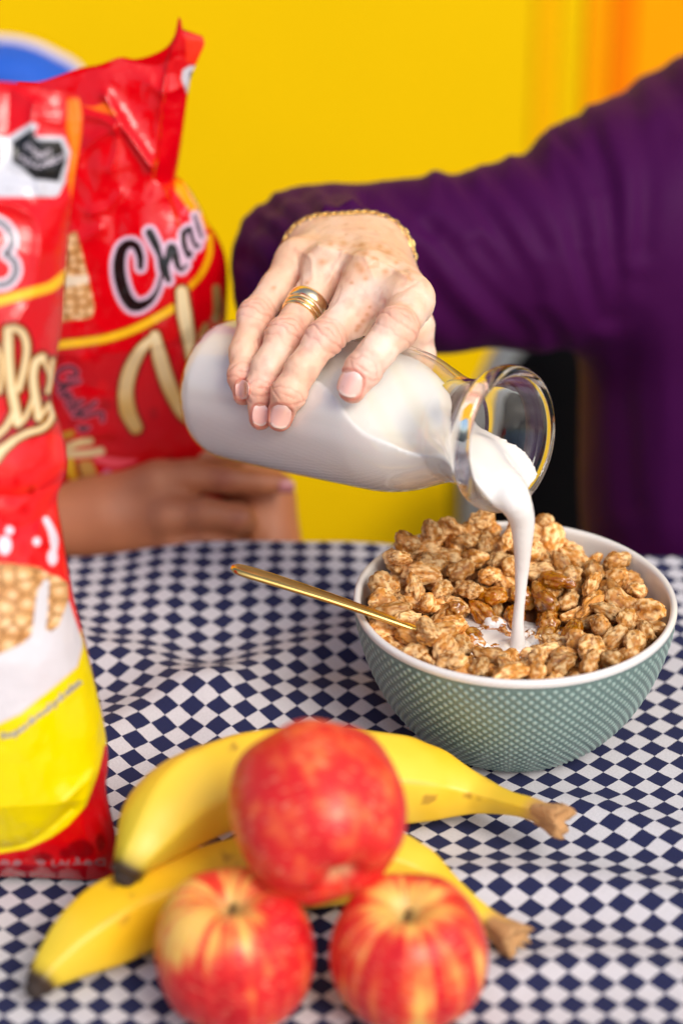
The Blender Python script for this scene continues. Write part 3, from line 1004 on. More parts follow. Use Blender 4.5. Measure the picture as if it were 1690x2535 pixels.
def hand_sdf(P):
    d = chain(P, WR, .01)
    for a in FA:
        pass
    d = smin(d, caps(P, WR[0][0], FA[0][0], WR[0][1], FA[0][1]), .012)
    d = smin(d, caps(P, WR[1][0], FA[1][0], WR[1][1], FA[1][1]), .012)
    palm = None
    for (w, m_) in META:
        c = caps(P, w[0], m_[0], w[1], m_[1] * 1.02)
        palm = c if palm is None else smin(palm, c, .011)
    ms = [FJ[n][0] for n in ('pinky', 'ring', 'middle', 'index')]
    for a, b in zip(ms[:-1], ms[1:]):
        palm = smin(palm, caps(P, lerp(a[0], lerp(WR[0][0], WR[1][0], .5), .16), lerp(b[0], lerp(WR[0][0], WR[1][0], .5), .16), .0088, .0088), .008)
    d = smin(d, palm, .012)
    d = smin(d, caps(P, lerp(FJ['middle'][0][0], FJ['middle'][1][0], .55), FJ['index'][0][0] * .7 + FJ['index'][1][0] * .3, .0088, .0088), .008)
    d = smin(d, caps(P, Dh(902, 742, 1.207), Dh(868, 822, 1.197), .0095, .0080), .006)
    for e in EXTRA:
        d = smin(d, caps(P, e[0], e[2], e[1], e[3]), .0045)
    fs = None
    for n in ('pinky', 'ring', 'middle', 'index'):
        js = FJ[n]
        c = chain(P, js[0:3], .003)
        c = smin(c, chain(P, js[2:], .003), .0035)
        # knuckle swellings
        for k, g in ((2, 1.03), (4, 1.0)):
            q, r = js[k]
            toc = (CAM - q) / np.linalg.norm(CAM - q)
            c = smin(c, np.sqrt(((P - (q + toc * r * .10).astype(f32)) ** 2).sum(1)) - f32(r * g), .004)
        fs = c if fs is None else smin(fs, c, .0016)
    d = smin(d, fs, .0075)
    th_ = chain(P, THUMB, .004)
    d = smin(d, th_, .006)
    d = np.maximum(d, -(bottle_out(P) - f32(.00025)))
    return d
allp = np.array([p for js in FJ.values() for p, r in js] + [p for p, r in THUMB] + [p for p, r in FA])
V, Q = sdf_mesh(hand_sdf, allp.min(0) - .03, allp.max(0) + .026, .00075)
Q = outward(V, Q)
V = smooth_mesh(V, Q, 2)
N = vert_normals(V, Q)
hpx, hpy, ht = proj(V)
# knuckle creases: fine folds across each joint on the camera side
disp = np.zeros(len(V))
tone_r = np.zeros(len(V))
crease = np.zeros(len(V))
for n, js in FJ.items():
    for k, amp, ln in ((2, .00055, .0085), (4, .00036, .0055)):
        q, r = js[k]
        dirf = np.array(js[k + 1][0]) - np.array(js[k - 1][0]); dirf /= np.linalg.norm(dirf)
        rel_ = V - q
        al = rel_ @ dirf
        dist = np.linalg.norm(rel_ - al[:, None] * dirf, axis=1)
        w = np.exp(-(al / ln) ** 2) * (dist < r * 1.6)
        lat = rel_ @ np.cross(dirf, (CAM - q) / np.linalg.norm(CAM - q))
        ph = al / .00200 + 260 * lat ** 2 / r * np.sign(al) + 2.2 * fbm(V, 160, 2, 3 + k)
        wv_ = np.abs(np.sin(ph * 1.4))
        disp += -amp * w * (1 - wv_) ** 2 * 1.6 + amp * .25 * w
        crease += w * (1 - wv_) ** 3
        tone_r += w * (.75 if k == 2 else .5)
    tip = js[5][0]
    tone_r += .9 * np.exp(-(np.linalg.norm(V - tip, axis=1) / .011) ** 2)
# long skin wrinkles on the back of the hand + small veins
for pts_, A, w in (([(735, 640), (742, 690), (736, 725)], -.0006, 5), ([(950, 745), (920, 800), (890, 850)], -.0006, 4), ([(945, 748), (985, 722), (1030, 700)], -.0005, 4), ([(806, 765), (830, 745), (842, 712)], -.0004, 4),
                   ([(790, 612), (850, 628), (905, 640), (960, 660), (1010, 690)], .0008, 7), ([(850, 628), (830, 660), (812, 700)], .0007, 6), ([(905, 640), (925, 690)], .0006, 6), ([(1020, 690), (1000, 720), (940, 760)], -.0003, 5),
                   ([(960, 655), (1000, 672), (1018, 690)], -.0005, 4), ([(735, 618), (770, 640), (775, 690)], .0006, 6)):
    disp += A * np.exp(-(np.maximum(poly_dist(hpx, hpy, catmull(pts_, 8)), 0) / w) ** 2)
disp += .00040 * fbm(V, 420, 3, 31) + .00055 * fbm(V * np.array([1, 1, 1]), 150, 2, 33)
wr_m = 1 - sstep(640, 720, hpy)
V2 = V + N * disp[:, None]
# fingernail beds: sink the skin a little under each plate
NAILS = {  # px centre, half width, half length, rotation (deg, clockwise from pointing down)
    'pinky': (599, 965, 16.5, 24, 2), 'ring': (644, 1028, 20, 27, 3), 'middle': (694, 1032, 26.5, 30, 12), 'index': (866, 951, 30.5, 33, 17)}
base = s2l((236, 196, 168)); pink = s2l((226, 146, 126)); spot = s2l((200, 134, 88)); pale = s2l((244, 216, 198))
m1 = sstep(-.1, .35, fbm(V, 60, 3, 11))[:, None]
C = base + (pale - base) * m1 * .8
C = C + (pink - C) * np.clip(tone_r * .52, 0, .62)[:, None]
C = C + (s2l((196, 104, 88)) - C) * np.clip(crease * .40, 0, .45)[:, None]
red = sstep(.02, .35, fbm(V, 130, 3, 21))[:, None]
C = C + (s2l((212, 140, 120)) - C) * red * .40
SP = [(902, 628, 9), (885, 655, 8), (798, 648, 11), (893, 668, 10), (905, 690, 7), (847, 678, 7), (953, 672, 7), (1012, 690, 6), (888, 808, 7), (882, 818, 5), (908, 778, 5), (898, 795, 6), (678, 712, 5), (925, 640, 6), (850, 602, 9),
      (818, 604, 7), (960, 625, 8), (915, 760, 4), (870, 700, 5), (760, 700, 5), (940, 610, 7), (895, 606, 7), (980, 650, 6)]
wob = 1 + .9 * fbm(V, 300, 2, 44)
for x, y, r in SP:
    k = np.exp(-(((hpx - x) / (r * 1.25)) ** 2 + ((hpy - y) / r) ** 2) * wob * 1.1)
    C = C + (spot - C) * (.72 * k)[:, None]
freck = sstep(.20, .34, fbm(V, 260, 2, 55)) * wr_m
C = C + (spot - C) * (.45 * freck)[:, None]
C = C + (s2l((222, 170, 120)) - C) * (wr_m * .25)[:, None]
# reddish pads where a nail edge meets the skin
for n, (cx, cy, hw, hl, rot) in NAILS.items():
    a = math.radians(rot)
    u = (hpx - cx) * math.cos(a) + (hpy - cy) * math.sin(a)
    v = -(hpx - cx) * math.sin(a) + (hpy - cy) * math.cos(a)
    e = (np.abs(u / hw) ** 2.6 + np.abs(v / hl) ** 2.6) ** (1 / 2.6)
    ring_ = np.exp(-((e - 1.12) / .14) ** 2)
    k = (ht < 1.252)
    V2 = V2 - N * (.00038 * (1 - sstep(.9, 1.02, e)) * k)[:, None] + N * (.00022 * np.exp(-((e - 1.2) / .12) ** 2) * k * (v < hl * .6))[:, None]
    C = C + (s2l((205, 96, 84)) - C) * (ring_ * k * .55)[:, None]
me = mesh_from("body", V2, Q)
set_col(me, C)
M_skin = mat("fair skin", rough=.46, attr="Col")
bs = bsdf(M_skin)
bs.inputs['Specular IOR Level'].default_value = .35
bs.inputs['Subsurface Weight'].default_value = .22
bs.inputs['Subsurface Radius'].default_value = (.0035, .0014, .0008)
bs.inputs['Subsurface Scale'].default_value = 1.0
noise_bump(M_skin, 900, .35, .0004, 4)
body = link("body", me, M_skin, woman)
# fingernails
M_nail = mat("fingernail", lin(232, 170, 160), .22)
bsdf(M_nail).inputs['Subsurface Radius'].default_value = (.002, .001, .0007)
bsdf(M_nail).inputs['Coat Weight'].default_value = .4
a_ = nd(M_nail, "ShaderNodeVertexColor"); a_.layer_name = "Col"
lk(M_nail, a_.outputs[0], bsdf(M_nail).inputs['Base Color'])
def hit(f, px, py, t0, t1):
    px, py = np.atleast_1d(px), np.atleast_1d(py)
    d = FWD + ((px - IMW / 2) * KPX)[:, None] * RGT + ((IMH / 2 - py) * KPX)[:, None] * UPV
    t = np.full(len(px), t0)
    for _ in range(60):
        v = f((CAM + t[:, None] * d).astype(f32))
        t = np.minimum(t + v * .8, t1)
    return CAM + t[:, None] * d, t
for n, (cx, cy, hw, hl, rot) in NAILS.items():
    a = math.radians(rot)
    nu_, nv_ = 17, 21
    U, Vv = np.meshgrid(np.linspace(-1, 1, nu_), np.linspace(-1, 1, nv_), indexing='ij')
    # square -> superellipse
    e = (np.abs(U) ** 2.6 + np.abs(Vv) ** 2.6) ** (1 / 2.6) + 1e-9
    mxx = np.maximum(np.abs(U), np.abs(Vv))
    us, vs_ = U * mxx / e * hw, Vv * mxx / e * hl
    px = cx + us * math.cos(a) - vs_ * math.sin(a)
    py = cy + us * math.sin(a) + vs_ * math.cos(a)
    Pn, tn = hit(hand_sdf, px.ravel(), py.ravel(), 1.10, 1.28)
    tn2 = tn.reshape(nu_, nv_)
    # smooth the plate: fit a quadratic to the depth field
    okh = np.abs(hand_sdf(Pn.astype(f32))) < .0006
    A = np.stack([np.ones(nu_ * nv_), us.ravel(), vs_.ravel(), us.ravel() ** 2, vs_.ravel() ** 2, us.ravel() * vs_.ravel()], 1)
    cf, *_ = np.linalg.lstsq(A[okh], tn[okh], rcond=None)
    tf = (A @ cf) - .00032 * (1 - (mxx.ravel()) ** 5 * .9)
    d = FWD + ((px.ravel() - IMW / 2) * KPX)[:, None] * RGT + ((IMH / 2 - py.ravel()) * KPX)[:, None] * UPV
    Vn = CAM + tf[:, None] * d
    Qn = grid_quads(nu_, nv_)
    nn = vert_normals(Vn, Qn)
    if (nn @ FWD).mean() > 0: Qn = Qn[:, ::-1]
    men = mesh_from("fingernail", Vn, Qn)
    vv = Vv.ravel()
    c_b, c_t, c_l = s2l((246, 196, 184)), s2l((246, 222, 210)), s2l((250, 222, 214))
    Cn = c_b + (c_t - c_b) * sstep(.72, .86, vv)[:, None]
    Cn = Cn + (c_l - Cn) * (.7 * (1 - sstep(-.95, -.45, vv)))[:, None]
    set_col(men, Cn)
    o = link("fingernail", men, M_nail, woman)
    o.modifiers.new("thick", 'SOLIDIFY').thickness = .0003

# rings on the ring finger
M_ring = mat("polished gold", (.97, .80, .50, 1), .27, 1.0)
M_ring2 = mat("yellow gold", (.96, .74, .36, 1), .27, 1.0)
def ring_obj(px, py, along, wid, rad_add, label, mm, beads=0, tilt=0.0):
    js = FJ['ring']
    p0_, p1_ = np.array(js[1][0]), np.array(js[2][0])
    dirf = p1_ - p0_; dirf /= np.linalg.norm(dirf)
    # point on the finger axis closest to the picture position
    ts = np.linspace(-.8, 1.2, 400)
    cand = p0_ + ts[:, None] * (p1_ - p0_)
    qx, qy, _ = proj(cand)
    k = np.argmin((qx - px) ** 2 + (qy - py) ** 2)
    c = cand[k] + dirf * along
    toc = (CAM - c) / np.linalg.norm(CAM - c)
    ax_ = dirf + .12 * tilt * toc
    a1, a2, a3 = frame_of(ax_, toc)
    th = np.arange(96) * 2 * np.pi / 96
    # measure the finger radius around the axis so the band hugs the skin
    rad = np.full(96, .0082)
    for it in range(40):
        pp = c + (np.cos(th) * rad)[:, None] * a1 + (np.sin(th) * rad)[:, None] * a2
        rad = rad - .5 * hand_ring(pp.astype(f32))
    rad = np.clip(rad, .007, .0101)
    rad = np.real(np.fft.ifft(np.where(np.abs(np.fft.fftfreq(96, 1 / 96)) <= 2, np.fft.fft(rad), 0))) + rad_add
    cs = [(-wid, -.0004), (-wid * .96, .0002), (-wid * .6, .00075), (0, .00095), (wid * .6, .00075), (wid * .96, .0002), (wid, -.0004), (0, -.0005)]
    V = []
    for k_, (w_, r_) in enumerate(cs):
        rb = rad + r_
        if beads and r_ > .0003: rb = rb + .00022 * np.abs(np.sin(th * beads / 2))
        V.append(c + (np.cos(th) * rb)[:, None] * a1 + (np.sin(th) * rb)[:, None] * a2 + w_ * a3)
    V = np.vstack(V)
    Q = outward(V, grid_quads(len(cs), 96, True, True))
    tag(link("ring", mesh_from("ring", V, Q), mm), label, "ring", "gold rings on the ring finger")
def hand_ring(P):
    js = FJ['ring']
    return smin(chain(P, js[0:3], .003), chain(P, js[2:], .003), .0035)
ring_obj(758, 752, 0, .0030, .0001, "wide polished gold band, uppermost of the rings on the finger", M_ring, 0, -.3)
ring_obj(758, 752, .0051, .0013, .0001, "narrow plain gold ring between the wide band and the textured ring", M_ring2, 0, -.3)
ring_obj(758, 752, .0080, .0011, .0001, "thin textured gold ring nearest the finger's middle knuckle", M_ring2, 40, -.3)

# bracelet: small gold links round the wrist
M_brac = mat("gold chain", (.95, .68, .25, 1), .22, 1.0)
brac = tag(empty("bracelet", tuple(Dh(858, 600, 1.28))), "thin gold link bracelet on the wrist at the edge of the purple sleeve", "bracelet")
bc0 = Dh(858, 622, 1.2755)
ba1 = (Dh(930, 622, 1.281) - Dh(790, 625, 1.285)); ba1 /= np.linalg.norm(ba1)
fd = Dh(858, 640, 1.36) - bc0; fd /= np.linalg.norm(fd)
ba2 = np.cross(ba1, fd); ba2 /= np.linalg.norm(ba2)
if ba2[2] < 0: ba2 = -ba2
NL = 64
th = np.arange(NL) * 2 * np.pi / NL
def wrist_only(P): return hand_sdf(P)
rad = np.full(NL, .026)
for it in range(60):
    pp = bc0 + (np.cos(th) * rad)[:, None] * ba1 + (np.sin(th) * rad)[:, None] * ba2
    rad = np.clip(rad - .5 * wrist_only(pp.astype(f32)), .012, .036)
rad = np.real(np.fft.ifft(np.where(np.abs(np.fft.fftfreq(NL, 1 / NL)) <= 4, np.fft.fft(rad), 0)))
cen = bc0 + (np.cos(th) * (rad + .0010))[:, None] * ba1 + (np.sin(th) * (rad + .0010))[:, None] * ba2
tanv = np.roll(cen, -1, 0) - np.roll(cen, 1, 0)
link_me = None
for i in range(NL):
    tt = tanv[i] / np.linalg.norm(tanv[i])
    if link_me is None:
        u = np.arange(18) * 2 * np.pi / 18
        ringp = np.stack([np.cos(u) * .0018, np.sin(u) * .0011, 0 * u], 1)
        Vl, Ql = [], None
        for k_ in range(8):
            w_ = k_ * 2 * np.pi / 8
            nrm_ = np.stack([np.cos(u), np.sin(u), 0 * u], 1)
            Vl.append(ringp + nrm_ * (.00052 * math.cos(w_)) + np.array([0, 0, .00052 * math.sin(w_)]))
        Vl = np.vstack(Vl)
        link_me = mesh_from("link", Vl, outward(Vl, grid_quads(8, 18, True, True)))
        link_me.materials.append(M_brac)
    a1, a2, a3 = frame_of(tt, cen[i] - bc0)
    Rm = Matrix((a3, a1, a2)).transposed() @ Matrix.Rotation((i % 2) * math.pi / 2 + .4, 3, 'X')
    o = link("link", link_me, None, brac)
    o.matrix_basis = Matrix.Translation(cen[i]) @ Rm.to_4x4()

# ---- blouse: sleeve and shoulder, folds pressed in afterwards
ARM = [(Dh(862, 630, 1.297), .0285), (Dh(800, 655, 1.345), .036), (D(768, 660, 1.40), .0405), (D(920, 655, 1.405), .0435), (D(1085, 655, 1.41), .0480), (D(1347, 622, 1.42), .0545), (D(1560, 565, 1.44), .071), (D(1790, 520, 1.47), .088)]
TOR = [(D(1850, 560, 1.49), .105), (D(1880, 900, 1.50), .098), (D(1895, 1250, 1.50), .101), (D(1900, 1700, 1.52), .11)]
cutn = (Dh(860, 622, 1.27) - Dh(800, 655, 1.345)); cutn /= np.linalg.norm(cutn)
cutp = Dh(860, 622, 1.2885)
def blouse_sdf(P):
    d = chain(P, ARM, .016)
    d = smin(d, caps(P, D(775, 650, 1.395), D(722, 735, 1.375), .038, .031), .02)
    t_ = chain(P, TOR, .05)
    d = smin(d, t_, .035)
    near = np.exp(-((P - cutp.astype(f32)) ** 2).sum(1) / f32(.05 ** 2))
    pl = (P - cutp.astype(f32)) @ cutn.astype(f32)
    d = np.where(near > .25, np.maximum(d, pl), d)
    return d
allp = np.array([p for p, r in ARM] + [p for p, r in TOR])
V, Q = sdf_mesh(blouse_sdf, allp.min(0) - .13, allp.max(0) + .13, .0032)
Q = outward(V, Q)
V = smooth_mesh(V, Q, 3)
N = vert_normals(V, Q)
bx_, by_, bt_ = proj(V)
facing = np.clip(-(N @ FWD) * 1.0 + .75, 0, 1)
R7 = lambda pts: [(840 + x / 1.845, y / 1.845) for x, y in pts]
FOLDS = [ # (pts in picture, depth, width px)
    (R7([(845, 690), (930, 790), (1010, 920), (1080, 1100), (1140, 1280), (1190, 1450)]), -.0062, 19),
    (R7([(910, 655), (1000, 770), (1080, 930), (1120, 1080)]), -.0036, 14),
    (R7([(975, 620), (1050, 680), (1120, 760), (1170, 860)]), -.0030, 13),
    (R7([(1125, 550), (1180, 700), (1225, 860), (1250, 1050), (1255, 1250), (1250, 1450)]), -.0060, 20),
    (R7([(1310, 425), (1360, 560), (1390, 740), (1390, 950), (1375, 1150)]), -.0040, 20),
    (R7([(1480, 340), (1540, 420), (1600, 560)]), -.0050, 24),
    (R7([(515, 800), (600, 900), (700, 1040), (800, 1180), (900, 1330)]), -.0048, 18),
    (R7([(640, 770), (740, 860), (840, 980), (940, 1130)]), -.0036, 16),
    (R7([(420, 1050), (520, 1150), (620, 1270), (740, 1400), (860, 1530)]), -.0068, 22),
    (R7([(640, 1130), (760, 1280), (900, 1430), (1000, 1560)]), -.0058, 20),
    (R7([(250, 880), (330, 960), (420, 1050)]), -.0030, 16),
    (R7([(430, 820), (520, 940), (600, 1050)]), -.0025, 13),
    (R7([(330, 1180), (420, 1330), (560, 1500)]), -.0060, 26),
    ([(1190, 395), (1230, 470), (1290, 580)], .0026, 14), ([(1330, 345), (1370, 430), (1400, 560)], .0024, 14),
    ([(1090, 430), (1150, 500), (1230, 620)], .0030, 14), ([(1500, 300), (1540, 420), (1545, 600)], .0026, 22),
    ([(1640, 330), (1620, 480), (1600, 700)], -.0030, 26), ([(1560, 700), (1540, 950), (1560, 1250)], -.0030, 26), ([(1640, 800), (1650, 1100), (1640, 1300)], .0028, 30),
    # puffed cuff by the wrist
    ([(640, 560), (690, 600), (700, 660)], -.0045, 16), ([(660, 500), (720, 545), (730, 590)], -.0045, 13), ([(740, 480), (775, 520), (790, 550)], -.0040, 12),
    ([(820, 482), (840, 515), (850, 540)], -.0042, 12), ([(900, 495), (920, 520), (950, 545)], -.0045, 13), ([(605, 640), (650, 680), (680, 740)], -.0045, 18),
    ([(960, 560), (990, 620), (1010, 690)], -.0040, 14), ([(600, 540), (640, 580)], .0025, 14), ([(680, 480), (740, 560)], .0022, 10), ([(780, 478), (815, 530)], .0025, 10), ([(870, 490), (890, 525)], .0022, 9),
]
disp = np.zeros(len(V))
for pts_, A, w in FOLDS:
    pp = catmull(pts_, 8)
    d = np.maximum(poly_dist(bx_, by_, pp), 0)
    disp += .52 * A * np.exp(-(d / (w * 1.15)) ** 2)
    if A < -.0025:
        disp += -A * .16 * np.exp(-((d - w * 2.1) / w) ** 2)
# gathers seen on the upper outline of the sleeve
top_edge = [(940, 482), (1071, 443), (1118, 430), (1186, 414), (1262, 388), (1300, 372), (1335, 350), (1366, 332), (1398, 322), (1455, 292), (1550, 232)]
for (x, y) in top_edge:
    disp += (.0022 + .0016 * math.sin(x * .7)) * np.exp(-(((bx_ - x) / 15) ** 2 + ((by_ - y) / 60) ** 2)) * (by_ < 620)
disp += .0035 * fbm(V, 18, 3, 61)
V = V + N * (disp * facing)[:, None]
V = smooth_mesh(V, Q, 1)
M_purp = mat("purple satin", (.046, .0032, .049, 1), .6)
b = bsdf(M_purp)
b.inputs['Sheen Weight'].default_value = .05
b.inputs['Sheen Roughness'].default_value = .35
b.inputs['Sheen Tint'].default_value = (.75, .25, .75, 1)
b.inputs['Specular IOR Level'].default_value = .06
noise_bump(M_purp, 1500, .15, .0004)
link("blouse", mesh_from("blouse", V, Q), M_purp, woman)
# ================================================================== CHILD holding the back bag (only hand and forearms show)
child = tag(empty("person", tuple(D(100, 1500, 1.50))), "child with brown skin behind the table edge, hand and forearms wrapped round the red bag", "person")
T0 = 1.415
def c3(px, py, dt=0): return D(px, py, T0 + dt)
ARM1 = [(c3(-420, 1330, .02), .026), (c3(-120, 1310, .01), .0235), (c3(150, 1298, .0), .0200), (c3(250, 1280, -.004), .0195)]
HND = [((c3(235, 1250, .0), .0150), (c3(392, 1192, -.012), .0125)), ((c3(235, 1280, -.002), .0165), (c3(418, 1278, -.014), .0125)), ((c3(240, 1320, .0), .0150), (c3(432, 1352, -.008), .0110)), ((c3(240, 1340, .004), .0125), (c3(425, 1420, .0), .0095))]
CF = [
    [(c3(392, 1190, -.010), .0115), (c3(470, 1178, -.012), .0098), (c3(556, 1186, -.012), .0088), (c3(640, 1194, -.008), .0072), (c3(700, 1196, -.004), .0062)],
    [(c3(418, 1280, -.014), .0118), (c3(505, 1272, -.022), .0098), (c3(588, 1284, -.018), .0090), (c3(600, 1290, .004), .0082), (c3(540, 1292, .012), .0075)],
    [(c3(432, 1354, -.010), .0108), (c3(505, 1352, -.016), .0094), (c3(556, 1354, -.012), .0086), (c3(560, 1352, .006), .0078)],
    [(c3(425, 1420, .0), .0090), (c3(500, 1420, -.004), .0082), (c3(540, 1420, .0), .0075)],
    [(c3(280, 1235, .004), .0140), (c3(400, 1165, .008), .0125), (c3(500, 1125, .010), .0105), (c3(575, 1120, .010), .0088)],
]
ARM2 = [(c3(560, 1085, .035), .012), (c3(600, 1140, .035), .0150), (c3(648, 1240, .03), .0178), (c3(656, 1345, .03), .0190), (c3(560, 1420, .05), .0210), (c3(380, 1480, .08), .0230), (c3(200, 1500, .13), .026)]
BODY = [((c3(200, 1500, .13), .026), (D(180, 1300, 1.60), .034)), ((D(180, 1300, 1.60), .045), (D(-40, 1300, 1.64), .050)), ((c3(-420, 1330, .02), .026), (D(-230, 1200, 1.60), .034)), ((D(-230, 1200, 1.60), .040), (D(-40, 1250, 1.64), .050)), ((D(-40, 1250, 1.64), .055), (D(-40, 1900, 1.72), .07))]
def child_sdf(P):
    d = chain(P, ARM1, .01)
    pm = None
    for a, b in HND:
        c = caps(P, a[0], b[0], a[1], b[1])
        pm = c if pm is None else smin(pm, c, .009)
    d = smin(d, pm, .014)
    for k, ch_ in enumerate(CF):
        c = chain(P, ch_, .003)
        d = smin(d, c, .0045)
    d = smin(d, np.sqrt(((P - c3(418, 1277, -.020).astype(f32)) ** 2).sum(1)) - f32(.0098), .006)
    d = smin(d, np.sqrt(((P - c3(432, 1352, -.013).astype(f32)) ** 2).sum(1)) - f32(.0082), .006)
    a2 = chain(P, ARM2, .012)
    for a, b in BODY:
        a2 = smin(a2, caps(P, a[0], b[0], a[1], b[1]), .03)
    return smin(d, a2, .004)
allp = np.array([p for p, r in ARM1 + ARM2] + [p for a, b in BODY for p in (a[0], b[0])])
V, Q = sdf_mesh(child_sdf, allp.min(0) - .08, allp.max(0) + .06, .0024)
Q = outward(V, Q)
V = smooth_mesh(V, Q, 2)
qx, qy, qt = proj(V)
c0 = s2l((194, 124, 84)); c1 = s2l((206, 138, 98)); c2 = s2l((158, 92, 62)); cp = s2l((178, 96, 88))
k = sstep(-.2, .3, fbm(V, 35, 3, 71))[:, None]
C = c2 + (c0 - c2) * (.55 + .45 * k)
for (x, y, r) in ((419, 1275, 26), (432, 1350, 22), (392, 1190, 26)):
    g = np.exp(-(((qx - x) / r) ** 2 + ((qy - y) / r) ** 2))[:, None]
    C = C + (c1 * 1.05 - C) * g * .8
for (x, y, r) in ((556, 1186, 26), (588, 1284, 22), (700, 1196, 18)):
    g = np.exp(-(((qx - x) / r) ** 2 + ((qy - y) / r) ** 2))[:, None]
    C = C + (s2l((150, 74, 60)) - C) * g * .5
me = mesh_from("body", V, Q)
set_col(me, C)
M_brown = mat("brown skin", rough=.5, attr="Col")
bsdf(M_brown).inputs['Subsurface Weight'].default_value = .15
bsdf(M_brown).inputs['Subsurface Radius'].default_value = (.003, .0012, .0007)
bsdf(M_brown).inputs['Subsurface Scale'].default_value = 1.0
noise_bump(M_brown, 600, .3, .0005)
link("body", me, M_brown, child)
# nail of the index finger, at the very tip
tipc, tipp = CF[0][4][0], CF[0][3][0]
dv = (tipc - tipp) / np.linalg.norm(tipc - tipp)
toc = (CAM - tipc) / np.linalg.norm(CAM - tipc)
nrm_ = toc - dv * (toc @ dv); nrm_ /= np.linalg.norm(nrm_)
nrm_ = (nrm_ + .5 * np.cross(dv, nrm_)); nrm_ /= np.linalg.norm(nrm_)
sd2 = np.cross(dv, nrm_)
U, Vv = np.meshgrid(np.linspace(-1, 1, 11), np.linspace(-1, 1, 13), indexing='ij')
e = (np.abs(U) ** 3 + np.abs(Vv) ** 3) ** (1 / 3.) + 1e-9
mm_ = np.maximum(np.abs(U), np.abs(Vv))
us, vs_ = U * mm_ / e, Vv * mm_ / e
ang = us * .75
Vn = tipc + (np.sin(ang) * .0066)[..., None] * sd2 + (np.cos(ang) * .0066 - .0002 * mm_ ** 4)[..., None] * nrm_ + (vs_ * .0048 + .0010)[..., None] * dv
M_cn = mat("child nail", lin(196, 128, 130), .3)
o = link("fingernail", mesh_from("fingernail", Vn.reshape(-1, 3), grid_quads(11, 13)), M_cn, child)
o.modifiers.new("thick", 'SOLIDIFY').thickness = .0004
# ================================================================== CEREAL BAGS
def coons(Tp, Bp, Lp, Rp, u, v):
    """picture-space patch: Tp/Bp left->right, Lp/Rp bottom->top"""
    n = 400
    Tn, Bn, Ln, Rn = (resample(catmull(p, 8), n) for p in (Tp, Bp, Lp, Rp))
    def ev(c, t): return np.stack([np.interp(t, np.linspace(0, 1, n), c[:, k]) for k in (0, 1)], -1)
    Tu, Bu, Lv, Rv = ev(Tn, u)[:, None], ev(Bn, u)[:, None], ev(Ln, v)[None], ev(Rn, v)[None]
    U, V = u[:, None, None], v[None, :, None]
    return (1 - V) * Bu + V * Tu + (1 - U) * Lv + U * Rv - ((1 - U) * (1 - V) * Bn[0] + U * (1 - V) * Bn[-1] + (1 - U) * V * Tn[0] + U * V * Tn[-1])
def paint(C, d, col, soft=1.6, op=1.0):
    a = np.clip(.5 - d / soft, 0, 1)[:, None] * op
    return C + (np.array(col) - C) * a
GLY = {  # tiny stroke alphabet, unit box (x right, y up)
    'E': [[(.9, 1), (0, 1), (0, 0), (.9, 0)], [(0, .5), (.7, .5)]], 'X': [[(0, 0), (1, 1)], [(0, 1), (1, 0)]], 'C': [[(1, .85), (.6, 1), (.15, .8), (0, .5), (.15, .2), (.6, 0), (1, .15)]],
    'S': [[(.95, .85), (.5, 1), (.1, .8), (.3, .55), (.75, .45), (.9, .2), (.5, 0), (.05, .15)]], 'O': [[(.5, 1), (.05, .75), (.05, .25), (.5, 0), (.95, .25), (.95, .75), (.5, 1)]],
    'A': [[(0, 0), (.5, 1), (1, 0)], [(.2, .4), (.8, .4)]], 'Z': [[(0, 1), (1, 1), (0, 0), (1, 0)]], 'U': [[(0, 1), (0, .25), (.5, 0), (1, .25), (1, 1)]], 'R': [[(0, 0), (0, 1), (.7, 1), (.9, .75), (.7, .5), (0, .5), (.95, 0)]],
    'D': [[(0, 0), (0, 1), (.6, 1), (1, .6), (1, .4), (.6, 0), (0, 0)]],
    'a': [[(.9, .55), (.5, .65), (.1, .35), (.35, 0), (.85, .4), (.9, .6), (.9, .1), (1.1, 0)]], 'e': [[(.1, .3), (.8, .35), (.7, .65), (.3, .6), (.1, .25), (.4, 0), (1, .15)]],
    'l': [[(0, .1), (.5, .7), (.45, 1.1), (.25, .9), (.3, .1), (.8, .05)]], 'o': [[(.5, .65), (.1, .35), (.4, 0), (.8, .3), (.5, .65), (1, .5)]], 'u': [[(.05, .6), (.1, .1), (.5, 0), (.85, .6), (.85, .1), (1.1, 0)]],
    's': [[(0, 0), (.6, .65), (.75, .2), (.4, 0), (.1, .1)]], 'q': [[(.9, .55), (.5, .65), (.1, .35), (.35, 0), (.85, .4), (.9, .6), (.8, -.45)]], 'p': [[(.1, .65), (.1, -.45)], [(.1, .4), (.5, .65), (.9, .35), (.5, 0), (.1, .15)]],
    'b': [[(.1, 1.1), (.1, 0), (.6, .05), (.8, .4), (.4, .6), (.1, .4)]], 'r': [[(.1, 0), (.2, .6), (.3, .5), (.8, .6), (.8, .1), (1, 0)]], 'd': [[(.8, .55), (.4, .6), (.1, .3), (.4, 0), (.8, .2)], [(.85, 1.1), (.85, .05), (1.1, 0)]],
    'j': [[(.5, .65), (.5, -.3), (.1, -.4)]], 'c': [[(.85, .5), (.5, .65), (.1, .35), (.4, 0), (.9, .1)]], 'h': [[(.1, 1.1), (.1, 0)], [(.1, .4), (.5, .65), (.8, .4), (.85, 0)]], 'k': [[(.1, 1.1), (.1, 0)], [(.8, .65), (.15, .3), (.9, 0)]], ' ': [],
}
